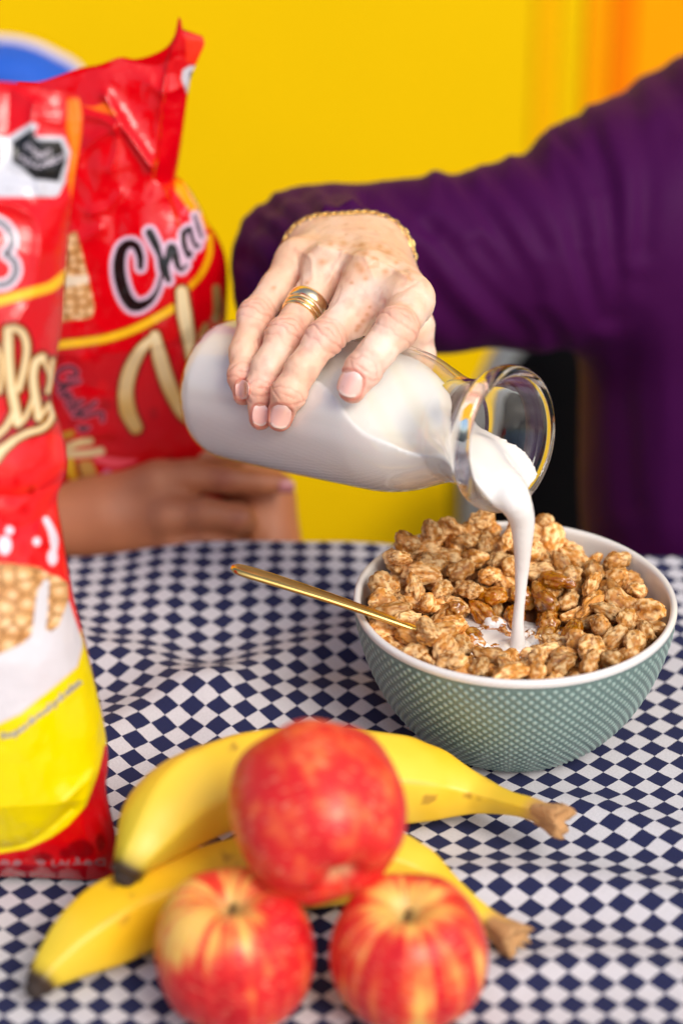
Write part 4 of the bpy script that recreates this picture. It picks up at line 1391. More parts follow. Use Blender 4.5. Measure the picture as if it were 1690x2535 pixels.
def text_strokes(txt, path, h, aspect=.72, flip=False):
    p = catmull(path, 12)
    s = np.r_[0, np.cumsum(np.linalg.norm(np.diff(p, axis=0), axis=1))]
    out, step = [], s[-1] / len(txt)
    for i, chh in enumerate(txt):
        for st in GLY.get(chh, []):
            q = []
            for gx_, gy_ in np.array(st, float):
                if flip: gy_ = 1 - gy_
                sx = (i + .12 + gx_ * .76) * step
                x, y = np.interp(sx, s, p[:, 0]), np.interp(sx, s, p[:, 1])
                dx, dy = np.interp(sx + 2, s, p[:, 0]) - np.interp(sx - 2, s, p[:, 0]), np.interp(sx + 2, s, p[:, 1]) - np.interp(sx - 2, s, p[:, 1])
                l = math.hypot(dx, dy) + 1e-9
                q.append((x + dy / l * gy_ * h, y - dx / l * gy_ * h))
            out.append(q)
    return out
def strokes_d(X, Y, sts, w):
    d = np.full(X.shape, 1e9)
    for st in sts: d = np.minimum(d, poly_dist(X, Y, st, w))
    return d
def cells(X, Y, sc, seed=0):
    """cereal-picture tone from jittered cells: distance to nearest / second nearest"""
    r_ = np.random.default_rng(seed)
    jx, jy = r_.random((64, 64)), r_.random((64, 64))
    gx_, gy_ = X / sc, Y / sc * 1.25
    ix, iy = np.floor(gx_).astype(int), np.floor(gy_).astype(int)
    d1 = np.full(X.shape, 9.); d2 = np.full(X.shape, 9.); idv = np.zeros(X.shape)
    for ax_ in (-1, 0, 1):
        for ay in (-1, 0, 1):
            cx, cy = ix + ax_, iy + ay
            dd_ = np.hypot(gx_ - cx - .15 - .7 * jx[cx % 64, cy % 64], gy_ - cy - .15 - .7 * jy[cx % 64, cy % 64])
            n_ = dd_ < d1
            d2 = np.where(n_, d1, np.minimum(d2, dd_))
            idv = np.where(n_, jx[cx % 64, cy % 64], idv)
            d1 = np.where(n_, dd_, d1)
    return d1, d2, idv
def cereal_print(C, d, X, Y, sc, seed):
    d1, d2, idv = cells(X, Y, sc, seed)
    a, b_, c_ = s2l((222, 172, 112)), s2l((176, 112, 52)), s2l((84, 46, 20))
    t = (a + (b_ - a) * np.clip(idv * .7 + .35 * (d1 - .3), 0, 1)[:, None])
    t = t + (s2l((244, 214, 170)) - t) * (np.exp(-(d1 / .22) ** 2) * .8)[:, None]
    gap = sstep(.14, .02, d2 - d1)
    t = t + (c_ - t) * (gap * .85)[:, None]
    al = np.clip(.5 - d / 2.5, 0, 1)[:, None]
    return C + (t - C) * al
RED, DRED, LRED = s2l((208, 0, 14)), s2l((168, 0, 14)), s2l((240, 34, 34))
BLK, WHT, GRY = s2l((18, 16, 18)), s2l((224, 214, 226)), s2l((196, 196, 204))
CRM, GLD, BRN, YLW = s2l((226, 206, 160)), s2l((214, 160, 60)), s2l((70, 14, 14)), s2l((238, 184, 30))
M_bag = mat("printed plastic film", rough=.16, attr="Col")
bsdf(M_bag).inputs['Specular IOR Level'].default_value = .42
bsdf(M_bag).inputs['Coat Weight'].default_value = .0
bsdf(M_bag).inputs['Coat Roughness'].default_value = .16
noise_bump(M_bag, 55, .5, .004, 4)

def build_bag(name, label, Tp, Bp, Lp, Rp, y0, nu, nv, umap, thick, crumple, painter, lean=0.0, group=None):
    u = umap(np.linspace(0, 1, nu))
    v = np.linspace(0, 1, nv)
    px = coons(Tp, Bp, Lp, Rp, u, v)
    d = FWD + ((px[..., 0] - IMW / 2) * KPX)[..., None] * RGT + ((IMH / 2 - px[..., 1]) * KPX)[..., None] * UPV
    # plane through y0 at the bag's foot, leaning back by `lean`
    den = d[..., 1] - lean * d[..., 2]
    t = (y0 - CAM[1] + lean * CAM[2]) / den
    base = CAM + t[..., None] * d
    U, Vg = np.meshgrid(u, v, indexing='ij')
    th_ = thick(U, Vg)
    cr = crumple(px[..., 0], px[..., 1], base)
    k = np.clip(th_ / .012, 0, 1)
    nrm_ = np.array([0, -1.0, lean])
    front = base + nrm_ * (th_ + cr * (.35 + .65 * k))[..., None]
    back = base - nrm_ * (th_ * .9 + .0012 + .6 * cr[::-1] * k)[..., None]
    root = tag(empty(name, (base[:, 0, 0].mean(), y0, base[..., 2].min())), label, "cereal bag", group)
    Vf = front.reshape(-1, 3)
    Qf = grid_quads(nu, nv)
    if (vert_normals(Vf, Qf) @ FWD).mean() > 0: Qf = Qf[:, ::-1]
    me = mesh_from("front_panel", Vf, Qf)
    fx, fy, ft = proj(Vf)
    C = np.tile(RED, (len(Vf), 1))
    C = painter(C, fx, fy)
    set_col(me, C)
    link("front_panel", me, M_bag, root)
    st = 4
    bb_ = back[::st, ::st]
    bb_ = back[np.unique(np.r_[np.arange(0, nu, st), nu - 1])][:, np.unique(np.r_[np.arange(0, nv, st), nv - 1])]
    # back panel shares the front's outline so the bag is closed
    Qb = grid_quads(bb_.shape[0], bb_.shape[1])
    Vb = bb_.reshape(-1, 3)
    if (vert_normals(Vb, Qb) @ FWD).mean() < 0: Qb = Qb[:, ::-1]
    mb = mesh_from("back_panel", Vb, Qb)
    set_col(mb, np.tile(RED, (len(Vb), 1)))
    link("back_panel", mb, M_bag, root)
    return root

# ---------------- front bag
def k_(pts, s, ox, oy): return [(ox + x / s, oy + y / s) for x, y in pts]
R4 = lambda p: k_(p, 3.62, 0, 250)
R6 = lambda p: k_(p, 5.88, 0, 800)
R7b = lambda p: k_(p, 4.357, 0, 1180)
R1 = lambda p: k_(p, 5.807, 0, 1600)
R5 = lambda p: k_(p, 2.24, 0, 1200)
R2 = lambda p: k_(p, 5.227, 0, 2050)
def ell(X, Y, cx, cy, rx, ry): return (np.hypot((X - cx) / rx, (Y - cy) / ry) - 1) * min(rx, ry)
def paint_front(C, X, Y):
    act = X > -645
    x, y = X[act], Y[act]
    c = C[act]
    c = paint(c, polygon_dist(x, y, R4([(610, -20), (740, -20), (720, 360), (690, 600), (640, 860), (612, 700), (640, 450), (600, 250)])), s2l((250, 120, 0)), 8)
    c = paint(c, polygon_dist(x, y, R4([(-700, 560), (-700, 860), (495, 860), (530, 840), (600, 700), (300, 660)])), GRY, 3)
    c = paint(c, polygon_dist(x, y, R4([(-300, 300), (0, 318), (55, 335), (290, 190), (345, 215), (312, 305), (345, 315), (570, 318), (632, 450), (600, 650), (520, 850), (-300, 850)])), GRY, 3)
    c = paint(c, polygon_dist(x, y, R4([(110, 365), (300, 240), (318, 320), (345, 352), (548, 358), (600, 520), (530, 722), (310, 700), (200, 600), (110, 550)])), BLK, 3)
    c = paint(c, polygon_dist(x, y, R4([(-300, 330), (0, 345), (8, 540), (-60, 620), (-300, 620)])), BLK, 3)
    c = paint(c, strokes_d(x, y, text_strokes("EXCESO", R4([(225, 405), (360, 510), (470, 460)]), 11), 1.05), WHT, 1.8, .95)
    c = paint(c, strokes_d(x, y, text_strokes("AZUCARES", R4([(165, 505), (340, 600), (590, 510)]), 11), 1.0), WHT, 1.8, .95)
    c = paint(c, strokes_d(x, y, text_strokes("SECRETARIA", R4([(30, 800), (250, 815), (420, 800)]), 6), .9), s2l((140, 140, 150)), 1.8, .6)
    # letter at the left edge, black with white outline
    for w, cc in ((15, WHT), (6.5, s2l((70, 66, 74)))):
        dd_ = np.minimum(poly_dist(x, y, catmull(R4([(-60, 1060), (40, 1110), (100, 1190), (110, 1290), (50, 1370)]), 8), w),
                         poly_dist(x, y, catmull(R4([(50, 1370), (130, 1440), (145, 1540), (80, 1630), (-30, 1650), (-120, 1600)]), 8), w))
        c = paint(c, dd_, cc, 3)
    # dark red field under the yellow band
    band = R4([(-2300, 1900), (-1100, 1960), (-200, 1840), (0, 1790), (150, 1750), (300, 1712), (450, 1668), (530, 1612), (600, 1550)])
    c = paint(c, polygon_dist(x, y, band + R4([(700, 3700), (-2300, 3700)])), s2l((200, 10, 22)), 4)
    c = paint(c, poly_dist(x, y, catmull(band, 6), 12), YLW, 3)
    # lower red field with spots
    c = paint(c, polygon_dist(x, y, R6([(-3700, 2300), (-200, 1900), (200, 1700), (500, 1720), (950, 1600), (1100, 2600), (1200, 4600), (-3700, 4600)])), s2l((238, 26, 30)), 20)
    for cx, cy, rx, ry in ((170, 40, 30, 60), (340, 150, 42, 75), (110, 270, 50, 62), (400, 560, 42, 85), (255, 775, 56, 88), (490, 730, 72, 75), (30, 480, 40, 60), (270, 360, 60, 60), (120, 900, 50, 50), (350, 880, 50, 60), (170, 620, 40, 70)):
        c = paint(c, ell(x, y, *R7b([(cx, cy)])[0], rx / 4.357, ry / 4.357), s2l((206, 0, 10)), 7)
    for cx, cy, rx, ry in ((105, 580, 46, 46), (55, 740, 72, 102), (400, 700, 42, 46), (570, 870, 56, 88)):
        c = paint(c, ell(x, y, *R7b([(cx, cy)])[0], rx / 4.357, ry / 4.357), WHT, 4)
    c = paint(c, poly_dist(x, y, catmull(R7b([(500, 465), (555, 570), (585, 670), (590, 770), (575, 860)]), 6), np.r_[np.linspace(8, 11, 13), np.linspace(11, 5, 12)]), WHT, 3)
    # cream script letters
    L = []
    for pts_, w in (([(120, 105), (128, 500), (165, 900), (235, 1280), (262, 1450)], 12.5), ([(120, 105), (215, 75), (335, 150), (392, 350), (360, 640), (275, 960)], 9.5),
                    ([(620, 500), (525, 570), (485, 760), (505, 1000), (555, 1280), (565, 1370)], 11.5), ([(620, 500), (690, 640), (735, 800), (700, 1000)], 6.5), ([(770, 545), (750, 800), (715, 980)], 7),
                    ([(715, 1180), (670, 1260), (570, 1385)], 7), ([(250, 1480), (355, 1395), (430, 1250), (490, 1080)], 7), ([(-40, 1640), (100, 1500), (205, 1300)], 8), ([(-60, 330), (10, 520), (20, 800), (-10, 1000)], 7),
                    ([(-60, 1880), (200, 1710), (400, 1600), (600, 1540), (720, 1440), (765, 1310), (725, 1200)], 8.5), ([(-60, 2000), (60, 1840), (200, 1710)], 10)):
        L.append(poly_dist(x, y, catmull(R6(pts_), 8), w))
    dl = np.min(L, 0)
    c = paint(c, dl - 7, BRN, 4)
    c = paint(c, dl, s2l((200, 140, 56)), 3)
    c = paint(c, dl + 3.2, s2l((222, 202, 158)), 4)
    # cereal picture, milk, yellow foot
    mid = R7b([(745, 1330), (800, 1500), (890, 1760), (892, 1840), (835, 2050), (650, 2210), (480, 2352)]) + R1([(600, 720), (300, 970), (0, 1110), (-900, 1400), (-3700, 1500)])
    milk_ = R7b([(-2750, 1500), (-700, 1180), (0, 1100), (400, 1130), (640, 1090), (745, 1330)]) + mid[1:]
    foot = R5([(450, 800), (500, 1000)]) + R1([(1500, 300), (1700, 900), (1780, 1300)]) + R5([(578, 1450), (570, 1520), (540, 1620), (480, 1780), (380, 1890), (290, 1955), (150, 2020), (0, 2045), (-400, 2060), (-1440, 2040)]) + R1([(-3700, 1500), (-900, 1400), (0, 1110), (300, 970), (600, 720)]) + R7b([(650, 2210), (835, 2050), (892, 1840), (870, 1700)])
    c = paint(c, polygon_dist(x, y, foot), s2l((226, 204, 0)), 4)
    c = paint(c, polygon_dist(x, y, milk_), s2l((206, 202, 206)), 5)
    cer = R7b([(-2600, 1300), (-1200, 1000), (-500, 940), (0, 930), (200, 945), (330, 962), (440, 985), (520, 1045), (640, 1085), (735, 1150), (745, 1330), (690, 1460), (640, 1600), (560, 1672), (480, 1640), (380, 1680), (250, 1800), (0, 1912), (-500, 2000), (-2600, 2050)])
    c = cereal_print(c, polygon_dist(x, y, cer), x, y, 44, 5)
    c = paint(c, poly_dist(x, y, catmull(R7b([(500, 1150), (465, 1260), (450, 1420), (430, 1600), (400, 1760)]), 6), [9] * 5 + [14] * 5 + [16] * 15), s2l((208, 206, 210)), 5)
    ts = text_strokes("Sequesaboralpaladar", R1([(20, 1330), (250, 1265), (520, 1060), (700, 930), (950, 715), (1185, 520)]), 13)
    c = paint(c, strokes_d(x, y, ts, 2.7), s2l((92, 76, 84)), 2.5)
    c = paint(c, strokes_d(x, y, ts, .9), s2l((190, 196, 206)), 1.6)
    # folded foot: dark red with upside-down white lettering
    c = paint(c, polygon_dist(x, y, R5([(-1440, 2042), (-400, 2062), (0, 2047), (150, 2022), (290, 1957), (380, 1892), (480, 1782), (540, 1622), (580, 1460), (900, 1460), (900, 2600), (-1440, 2600)])), s2l((196, 0, 10)), 4)
    for cx, cy, rx, ry in ((1050, 270, 170, 120), (860, 330, 90, 70), (560, 380, 120, 60), (1300, 180, 60, 110)):
        c = paint(c, ell(x, y, *R2([(cx, cy)])[0], rx / 5.2, ry / 5.2), s2l((140, 0, 8)), 6)
    c = paint(c, strokes_d(x, y, text_strokes("Delujo ea", R2([(1370, 480), (1000, 470), (600, 470), (0, 470)]), -14), 2.0), s2l((150, 118, 124)), 3)
    C[act] = c
    return C
Tp = [(-620, 150), (-420, 175), (-200, 185), (0, 202), (60, 208), (112, 222), (150, 226), (195, 238)]
Bp = [(-620, 2168), (-300, 2170), (0, 2162), (150, 2168), (240, 2172), (292, 2160)]
Lp = [(-620, 2168), (-640, 1700), (-610, 1200), (-600, 700), (-620, 150)]
Rp = [(292, 2160), (284, 2060), (264, 1960), (268, 1880), (255, 1780), (232, 1680), (208, 1580), (184, 1490), (166, 1390), (154, 1320), (142, 1240), (156, 1190), (166, 1140), (150, 1060), (128, 990), (142, 880), (152, 800), (160, 700), (167, 620), (175, 520), (184, 440), (198, 360), (206, 300), (195, 238)]
def th_front(U, V):
    prof_ = np.interp(V, [0, .03, .12, .3, .5, .8, .95, 1], [.004, .020, .040, .046, .040, .028, .008, .0012])
    return prof_ * (1 - np.abs(2 * U - 1) ** 3.2) ** .6
def cr_front(x, y, B):
    n = .0040 * fbm(B, 16, 3, 81) + .0030 * (np.abs(fbm(B, 30, 2, 83)) * 2 - .3)
    top_ = sstep(650, 300, y)
    n = n * (.55 + .9 * top_)
    for pts_, A, w in (([(92, 255), (86, 300), (88, 345), (110, 470)], .006, 12), ([(100, 285), (135, 296), (160, 300)], .004, 9), ([(30, 420), (160, 455)], -.004, 16), ([(-30, 480), (60, 500), (110, 560), (100, 700), (60, 780)], .006, 26),
                       ([(150, 1190), (90, 1200), (10, 1190)], -.006, 18), ([(140, 1245), (70, 1275), (0, 1235)], -.005, 16), ([(170, 250), (180, 330), (168, 470)], -.006, 12), ([(230, 1890), (180, 1930)], .004, 16), ([(240, 1880), (215, 2000), (250, 2100)], .004, 14),
                       ([(0, 2060), (90, 2040), (190, 1960)], -.004, 12), ([(20, 215), (90, 250), (120, 262)], .004, 10)):
        dq = np.maximum(poly_dist(x, y, catmull(pts_, 6)), 0)
        n = n + A * .75 * np.exp(-np.sqrt(dq ** 2 + 9) / (w * 1.1))
    return n
build_bag("cereal_bag", "nearest red cereal bag standing on the cloth at the left edge, with yellow foot", Tp, Bp, Lp, Rp, -.130, 300, 620, lambda t: 1 - (1 - t) ** 1.7, th_front, cr_front, paint_front, .27, "red cereal bags")

# ---------------- back bag, held by the child
Z4 = lambda p: k_(p, 4.48, 230, 500)
Z5 = lambda p: k_(p, 4.703, 280, 650)
Z3 = lambda p: k_(p, 5.227, 120, 880)
ZT = lambda p: k_(p, 1.845, 0, 0)
def paint_back(C, x, y):
    c = C
    c = paint(c, polygon_dist(x, y, Z4([(-600, 1500), (200, 1460), (450, 1390), (870, 1150), (1250, 800), (1300, 300), (1700, 300), (1700, 4000), (-600, 4000)])), s2l((196, 0, 14)), 6)
    for i in range(26):
        r_ = np.random.default_rng(500 + i)
        cx, cy = r_.uniform(140, 560), r_.uniform(880, 1200)
        c = paint(c, ell(x, y, cx, cy, r_.uniform(8, 18), r_.uniform(10, 20)), s2l((218, 6, 16)) if i % 2 else s2l((160, 0, 12)), 9, .7)
    # orange flashes near the top seam and the seal with the warning sign
    c = paint(c, polygon_dist(x, y, ZT([(375, 480), (425, 490), (480, 470), (520, 505), (535, 530), (430, 500)])), s2l((255, 110, 0)), 4)
    c = paint(c, polygon_dist(x, y, ZT([(850, 160), (900, 145), (945, 190), (925, 260), (905, 300), (850, 280)])), s2l((238, 50, 24)), 6)
    c = paint(c, polygon_dist(x, y, ZT([(865, 300), (910, 300), (885, 430), (860, 440), (828, 360), (835, 320)])), GRY, 3)
    c = paint(c, polygon_dist(x, y, ZT([(868, 330), (900, 320), (885, 400), (866, 405)])), BLK, 3)
    c = paint(c, polygon_dist(x, y, ZT([(858, 430), (885, 430), (850, 640), (830, 760), (805, 880), (800, 830), (825, 700)])), s2l((255, 130, 0)), 3)
    c = paint(c, polygon_dist(x, y, ZT([(818, 740), (800, 870), (850, 940), (940, 1050), (970, 1040), (900, 860), (850, 760)])), s2l((238, 150, 10)), 3)
    c = cereal_print(c, polygon_dist(x, y, ZT([(838, 830), (870, 900), (915, 980), (940, 970), (890, 860), (850, 800)])), x, y, 11, 8)
    # cereal photo at the left
    c = cereal_print(c, polygon_dist(x, y, R4([(560, 1200), (690, 1170), (735, 1350), (790, 1560), (850, 1850), (830, 1930), (790, 1950), (540, 1980), (540, 1400)])), x, y, 27, 12)
    c = paint(c, polygon_dist(x, y, R4([(580, 1570), (790, 1560), (800, 1630), (580, 1670)])), s2l((228, 214, 190)), 3, .8)
    # yellow band
    c = paint(c, poly_dist(x, y, catmull(Z4([(-500, 1600), (0, 1540), (200, 1500), (450, 1415), (700, 1290), (885, 1180)]), 8), 10.5) - 2, s2l((120, 30, 10)), 5)
    c = paint(c, poly_dist(x, y, catmull(Z4([(-500, 1600), (0, 1540), (200, 1500), (450, 1415), (700, 1290), (885, 1180)]), 8), 10), YLW, 3)
    c = paint(c, poly_dist(x, y, catmull(Z4([(1060, 960), (1200, 800), (1290, 600), (1300, 380)]), 8), 7.5), s2l((226, 160, 10)), 3)
    # black script with pale outline: "Cha..."
    def var(pts_, ws, n=8):
        p = catmull(Z4(pts_), n)
        return poly_dist(x, y, p, np.interp(np.linspace(0, 1, len(p)), np.linspace(0, 1, len(ws)), ws) * 1.18 / 4.48)
    S_ = [var([(530, 725), (525, 600), (480, 490), (400, 465), (325, 530), (292, 680), (305, 850), (360, 1030), (440, 1140), (530, 1150), (640, 1090), (720, 970), (770, 800)], [28, 36, 40, 42, 50, 58, 60, 60, 60, 46, 30, 18, 14]),
          var([(630, 340), (690, 460), (745, 600), (790, 740), (840, 870)], [42, 40, 26, 48, 26]), var([(790, 780), (830, 640), (870, 510), (905, 560), (940, 700), (985, 755), (1040, 700)], [20, 34, 44, 38, 30, 18, 14]),
          var([(1075, 290), (1015, 340), (1010, 460), (1060, 600), (1090, 560)], [20, 28, 26, 22, 16]), var([(1075, 290), (1105, 410), (1150, 500), (1180, 470)], [22, 20, 18, 12]), var([(1130, 150), (1170, 290), (1205, 395)], [14, 18, 14])]
    ds = np.min(S_, 0)
    c = paint(c, ds - 9, s2l((214, 184, 206)), 3)
    c = paint(c, ds, BLK, 2.5)
    c = paint(c, strokes_d(x, y, text_strokes("ch o co", Z4([(830, 350), (930, 260), (1010, 150), (1070, 60)]), 13), 1.3), s2l((236, 120, 132)), 2, .9)
    # cream script letter with dark outline
    def v5(pts_, ws, n=8):
        p = catmull(Z5(pts_), n)
        return poly_dist(x, y, p, np.interp(np.linspace(0, 1, len(p)), np.linspace(0, 1, len(ws)), ws) / 4.703)
    G = [v5([(490, 850), (330, 1010), (205, 1240), (150, 1480), (170, 1720), (265, 1920)], [40, 62, 80, 84, 92, 74]), v5([(490, 850), (545, 1100), (650, 1430), (790, 1720), (860, 1830)], [60, 84, 84, 70, 40]), v5([(800, 340), (830, 600), (880, 880), (885, 1120)], [70, 84, 74, 30])]
    dg = np.min(G, 0)
    c = paint(c, dg - 6, BRN, 5)
    shade_ = np.clip((y - 830) / 240, 0, 1)[:, None]
    al = np.clip(.5 - dg / 3, 0, 1)[:, None]
    stripes = (.5 + .5 * np.sin(y / 17 + x / 60))[:, None]
    g_ = s2l((226, 208, 164)) + (s2l((198, 150, 58)) - s2l((226, 208, 164))) * np.clip(shade_ * .75 + .3 * stripes * shade_, 0, 1)
    c = c + (g_ - c) * al
    c = paint(c, np.maximum(dg, -(dg + 3.0)), s2l((214, 150, 50)), 3, .8)
    c = paint(c, v5([(1200, 300), (1215, 520), (1190, 660)], [46, 50, 40]), s2l((150, 116, 66)), 4)
    c = paint(c, v5([(1080, 740), (1035, 860), (1060, 960)], [40, 44, 20]), s2l((170, 130, 76)), 4)
    # small dark lettering running down
    T_ = [poly_dist(x, y, catmull(Z3([(250, 275), (350, 265), (370, 210), (290, 150), (170, 180), (95, 260), (120, 350), (250, 380), (400, 335)]), 6), 4.2), strokes_d(x, y, text_strokes("hocko s", Z3([(110, 430), (240, 640), (360, 840), (430, 1010)]), 34), 3.2),
          poly_dist(x, y, catmull(Z3([(400, 720), (520, 680), (610, 610)]), 6), 4), poly_dist(x, y, catmull(Z3([(450, 800), (600, 750), (695, 750), (700, 840)]), 6), 4)]
    dt_ = np.min(T_, 0)
    c = paint(c, dt_ - 3.5, s2l((206, 96, 120)), 3, .9)
    c = paint(c, dt_, s2l((42, 34, 42)), 2.5)
    # fruit and wafer pictures at the foot
    c = paint(c, poly_dist(x, y, Z3([(170, 1050), (300, 1010)]), 8), s2l((180, 130, 30)), 4)
    c = paint(c, poly_dist(x, y, catmull(Z3([(250, 1190), (400, 1130), (540, 1110)]), 6), 9), s2l((212, 186, 130)), 4)
    c = paint(c, poly_dist(x, y, catmull(Z3([(240, 1280), (480, 1270), (680, 1240)]), 6), 10), s2l((216, 190, 140)), 4)
    c = paint(c, poly_dist(x, y, catmull(Z3([(280, 1380), (300, 1520), (370, 1670)]), 6), 11), s2l((216, 172, 40)), 4)
    c = paint(c, polygon_dist(x, y, Z3([(400, 1370), (560, 1360), (620, 1500), (610, 1630), (480, 1680), (420, 1540)])), s2l((190, 146, 74)), 5)
    c = paint(c, poly_dist(x, y, Z3([(370, 1400), (440, 1650)]), 4), s2l((110, 56, 24)), 4)
    c = paint(c, poly_dist(x, y, catmull(Z3([(640, 1340), (880, 1390), (1130, 1360)]), 6), np.r_[np.linspace(9, 12, 6), np.linspace(12, 3, 7)]), s2l((236, 84, 100)), 4)
    c = paint(c, ell(x, y, *Z3([(760, 1530)])[0], 12, 10), s2l((206, 120, 160)), 5)
    # golden strip at far left seam next to the front bag
    return c
dp = lambda pts: [(a * 1.0778, b * 1.0778) for a, b in pts]
Tp = dp([(40, 192), (90, 190), (135, 176), (180, 160), (230, 150), (275, 134), (310, 138), (345, 130), (380, 112), (400, 84), (411, 38), (417, 66), (440, 76), (464, 84)])
Rp = dp([(530, 1230), (524, 1000), (508, 860), (518, 760), (523, 680), (519, 600), (500, 548), (478, 515), (452, 465), (425, 425), (405, 415), (409, 380), (418, 320), (428, 240), (438, 180), (458, 130), (470, 100), (464, 84)])
Bp = dp([(40, 1230), (200, 1245), (380, 1245), (530, 1230)])
Lp = dp([(40, 1230), (20, 900), (25, 500), (40, 192)])
def th_back(U, V):
    prof_ = np.interp(V, [0, .05, .2, .45, .62, .8, .93, 1], [.002, .018, .036, .044, .032, .018, .006, .0010])
    return prof_ * (1 - np.abs(2 * U - 1) ** 3) ** .6
def cr_back(x, y, B):
    n = .0030 * fbm(B, 18, 3, 91) + .0026 * (np.abs(fbm(B, 34, 2, 93)) * 2 - .3)
    n = n * (.55 + 1.0 * sstep(600, 250, y))
    for pts_, A, w in ((ZT([(490, 420), (560, 520), (640, 620), (705, 700)]), .011, 10), (ZT([(360, 500), (450, 505), (530, 530)]), .005, 9), (ZT([(370, 670), (440, 600), (530, 545)]), .005, 12), (ZT([(690, 370), (760, 400), (840, 390)]), .005, 14),
                       (ZT([(430, 900), (500, 880), (570, 820)]), .004, 11), (ZT([(540, 560), (545, 640), (520, 720)]), .0035, 9), (ZT([(340, 1060), (400, 1010), (480, 960)]), .004, 12), (ZT([(800, 870), (850, 640), (870, 430)]), -.008, 22),
                       (ZT([(560, 270), (700, 300), (830, 240)]), -.004, 14), (ZT([(100, 400), (300, 350), (600, 290), (800, 330)]), -.003, 14), (Z3([(700, 640), (900, 610)]), .002, 10), (Z3([(500, 160), (800, 120)]), .0015, 12)):
        dq = np.maximum(poly_dist(x, y, catmull(pts_, 6)), 0)
        n = n + A * .75 * np.exp(-np.sqrt(dq ** 2 + 9) / (w * 1.1))
    return n
build_bag("cereal_bag", "farther red cereal bag with black script lettering, held upright by the child's hand", Tp, Bp, Lp, Rp, .25, 230, 420, lambda t: t, th_back, cr_back, paint_back, .0, "red cereal bags")
# ================================================================== FRUIT
def apple(center, R, axis, seed, label, ymask, squash=.95, streak=1.0):
    """axis: direction of the stem end; ymask(dirs, elev) -> 0..1 yellow amount"""
    root = tag(empty("apple", tuple(center)), label, "apple", "red apples stacked in front")
    prof = [(0, .60), (.06, .62), (.12, .70), (.20, .79), (.32, .865), (.48, .885), (.66, .82), (.82, .66), (.94, .40), (1.0, .08), (.985, -.22), (.91, -.50), (.78, -.72), (.60, -.86), (.42, -.91), (.28, -.89), (.16, -.82), (.07, -.77), (0, -.76)]
    p = resample(catmull(prof, 10), 110)
    V, Q = lathe(p, 110)
    r_ = np.random.default_rng(seed)
    th = np.arctan2(V[:, 1], V[:, 0])
    f = 1 + .022 * np.cos(5 * th + r_.uniform(0, 6)) * (.35 + .65 * np.abs(V[:, 2])) + .025 * np.cos(th + r_.uniform(0, 6)) + .06 * fbm(V, 1.1, 2, seed)
    V = V * f[:, None] * np.array([1, 1, squash])
    V[:, 2] += .06 * V[:, 0] * math.cos(seed)
    a1, a2, a3 = frame_of(axis, (0, 1, 0.01))
    Rm = np.stack([a1, a2, a3], 1)
    Wd = (V * R) @ Rm.T + np.array(center)
    Q = outward(Wd, Q)
    me = mesh_from("flesh", Wd, Q)
    n = V / np.linalg.norm(V, axis=1, keepdims=True)
    cth = np.stack([np.cos(th), np.sin(th)], -1)
    sv = np.concatenate([cth * 7, V[:, 2:] * .55], 1)
    st = fbm(sv, 1.0, 3, seed) * 1.5 + fbm(np.concatenate([cth * 18, V[:, 2:] * .9], 1), 1.0, 2, seed + 5) * .9
    bl = fbm(V, 3.0, 3, seed + 9)
    yel, red, deep, org = s2l((232, 184, 92)), s2l((214, 40, 40)), s2l((186, 10, 26)), s2l((236, 110, 62))
    ym = ymask(n, V)
    t = np.clip(.64 + st * .75 * streak + bl * .6 + (1 - streak) * fbm(V, 7, 2, seed + 2) * .45 - ym * 1.15, 0, 1)
    C = yel + (org - yel) * sstep(.0, .38, t)[:, None]
    C = C + (red - C) * sstep(.25, .62, t)[:, None]
    C = C + (deep - C) * (sstep(.70, 1.0, t) * .8)[:, None]
    dots = sstep(.30, .36, fbm(V, 26, 1, seed + 3))*.6
    C = C + (s2l((240, 196, 150)) - C) * (.5 * dots)[:, None]
    up = sstep(.30, .05, np.hypot(V[:, 0], V[:, 1])) * (V[:, 2] > 0)
    C = C + (s2l((206, 180, 110)) - C) * (up * .85)[:, None]
    core = sstep(.10, .02, np.hypot(V[:, 0], V[:, 1]))
    C = C + (s2l((120, 96, 48)) - C) * (core * .8)[:, None]
    dn = sstep(.26, .05, np.hypot(V[:, 0], V[:, 1])) * (V[:, 2] < 0)
    C = C + (s2l((214, 190, 140)) - C) * (dn * .7)[:, None]
    set_col(me, C)
    link("flesh", me, M_apple, root)
    s0 = np.array(center) + Rm @ (np.array([0, 0, .58]) * R)
    pth = catmull([s0, s0 + Rm @ (np.array([.01, .02, .07]) * R), s0 + Rm @ (np.array([.04, .04, .15]) * R)], 6)
    Vs, Qs, Ts = tube(pth, np.linspace(.0010, .0013, len(pth)), 10)
    link("stem", mesh_from("stem", Vs, Qs, True, Ts), M_stem, root)
M_apple = mat("apple skin", rough=.36, attr="Col")
bsdf(M_apple).inputs['Specular IOR Level'].default_value = .3
bsdf(M_apple).inputs['Coat Weight'].default_value = .06
bsdf(M_apple).inputs['Coat Roughness'].default_value = .3
bsdf(M_apple).inputs['Subsurface Weight'].default_value = .08
bsdf(M_apple).inputs['Subsurface Radius'].default_value = (.004, .002, .001)
bsdf(M_apple).inputs['Subsurface Scale'].default_value = 1.0
noise_bump(M_apple, 500, .06, .0004)
M_stem = mat("woody stem", lin(92, 66, 36), .8)
A_L, A_R, A_T = PZ(580, 2352, .0325), PZ(1006, 2362, .0325), D(792, 2008, 1.026)
apple(A_L, .0340, (-.02, -.10, 1.0), 3, "lower left apple of the stack, red streaked with a yellow patch round its stem hollow", lambda n, V: .40 * sstep(.48, 1.0, n[:, 2] - .40 * n[:, 0] - .15 * n[:, 1]) + .12 * sstep(.2, .7, -n[:, 0]))
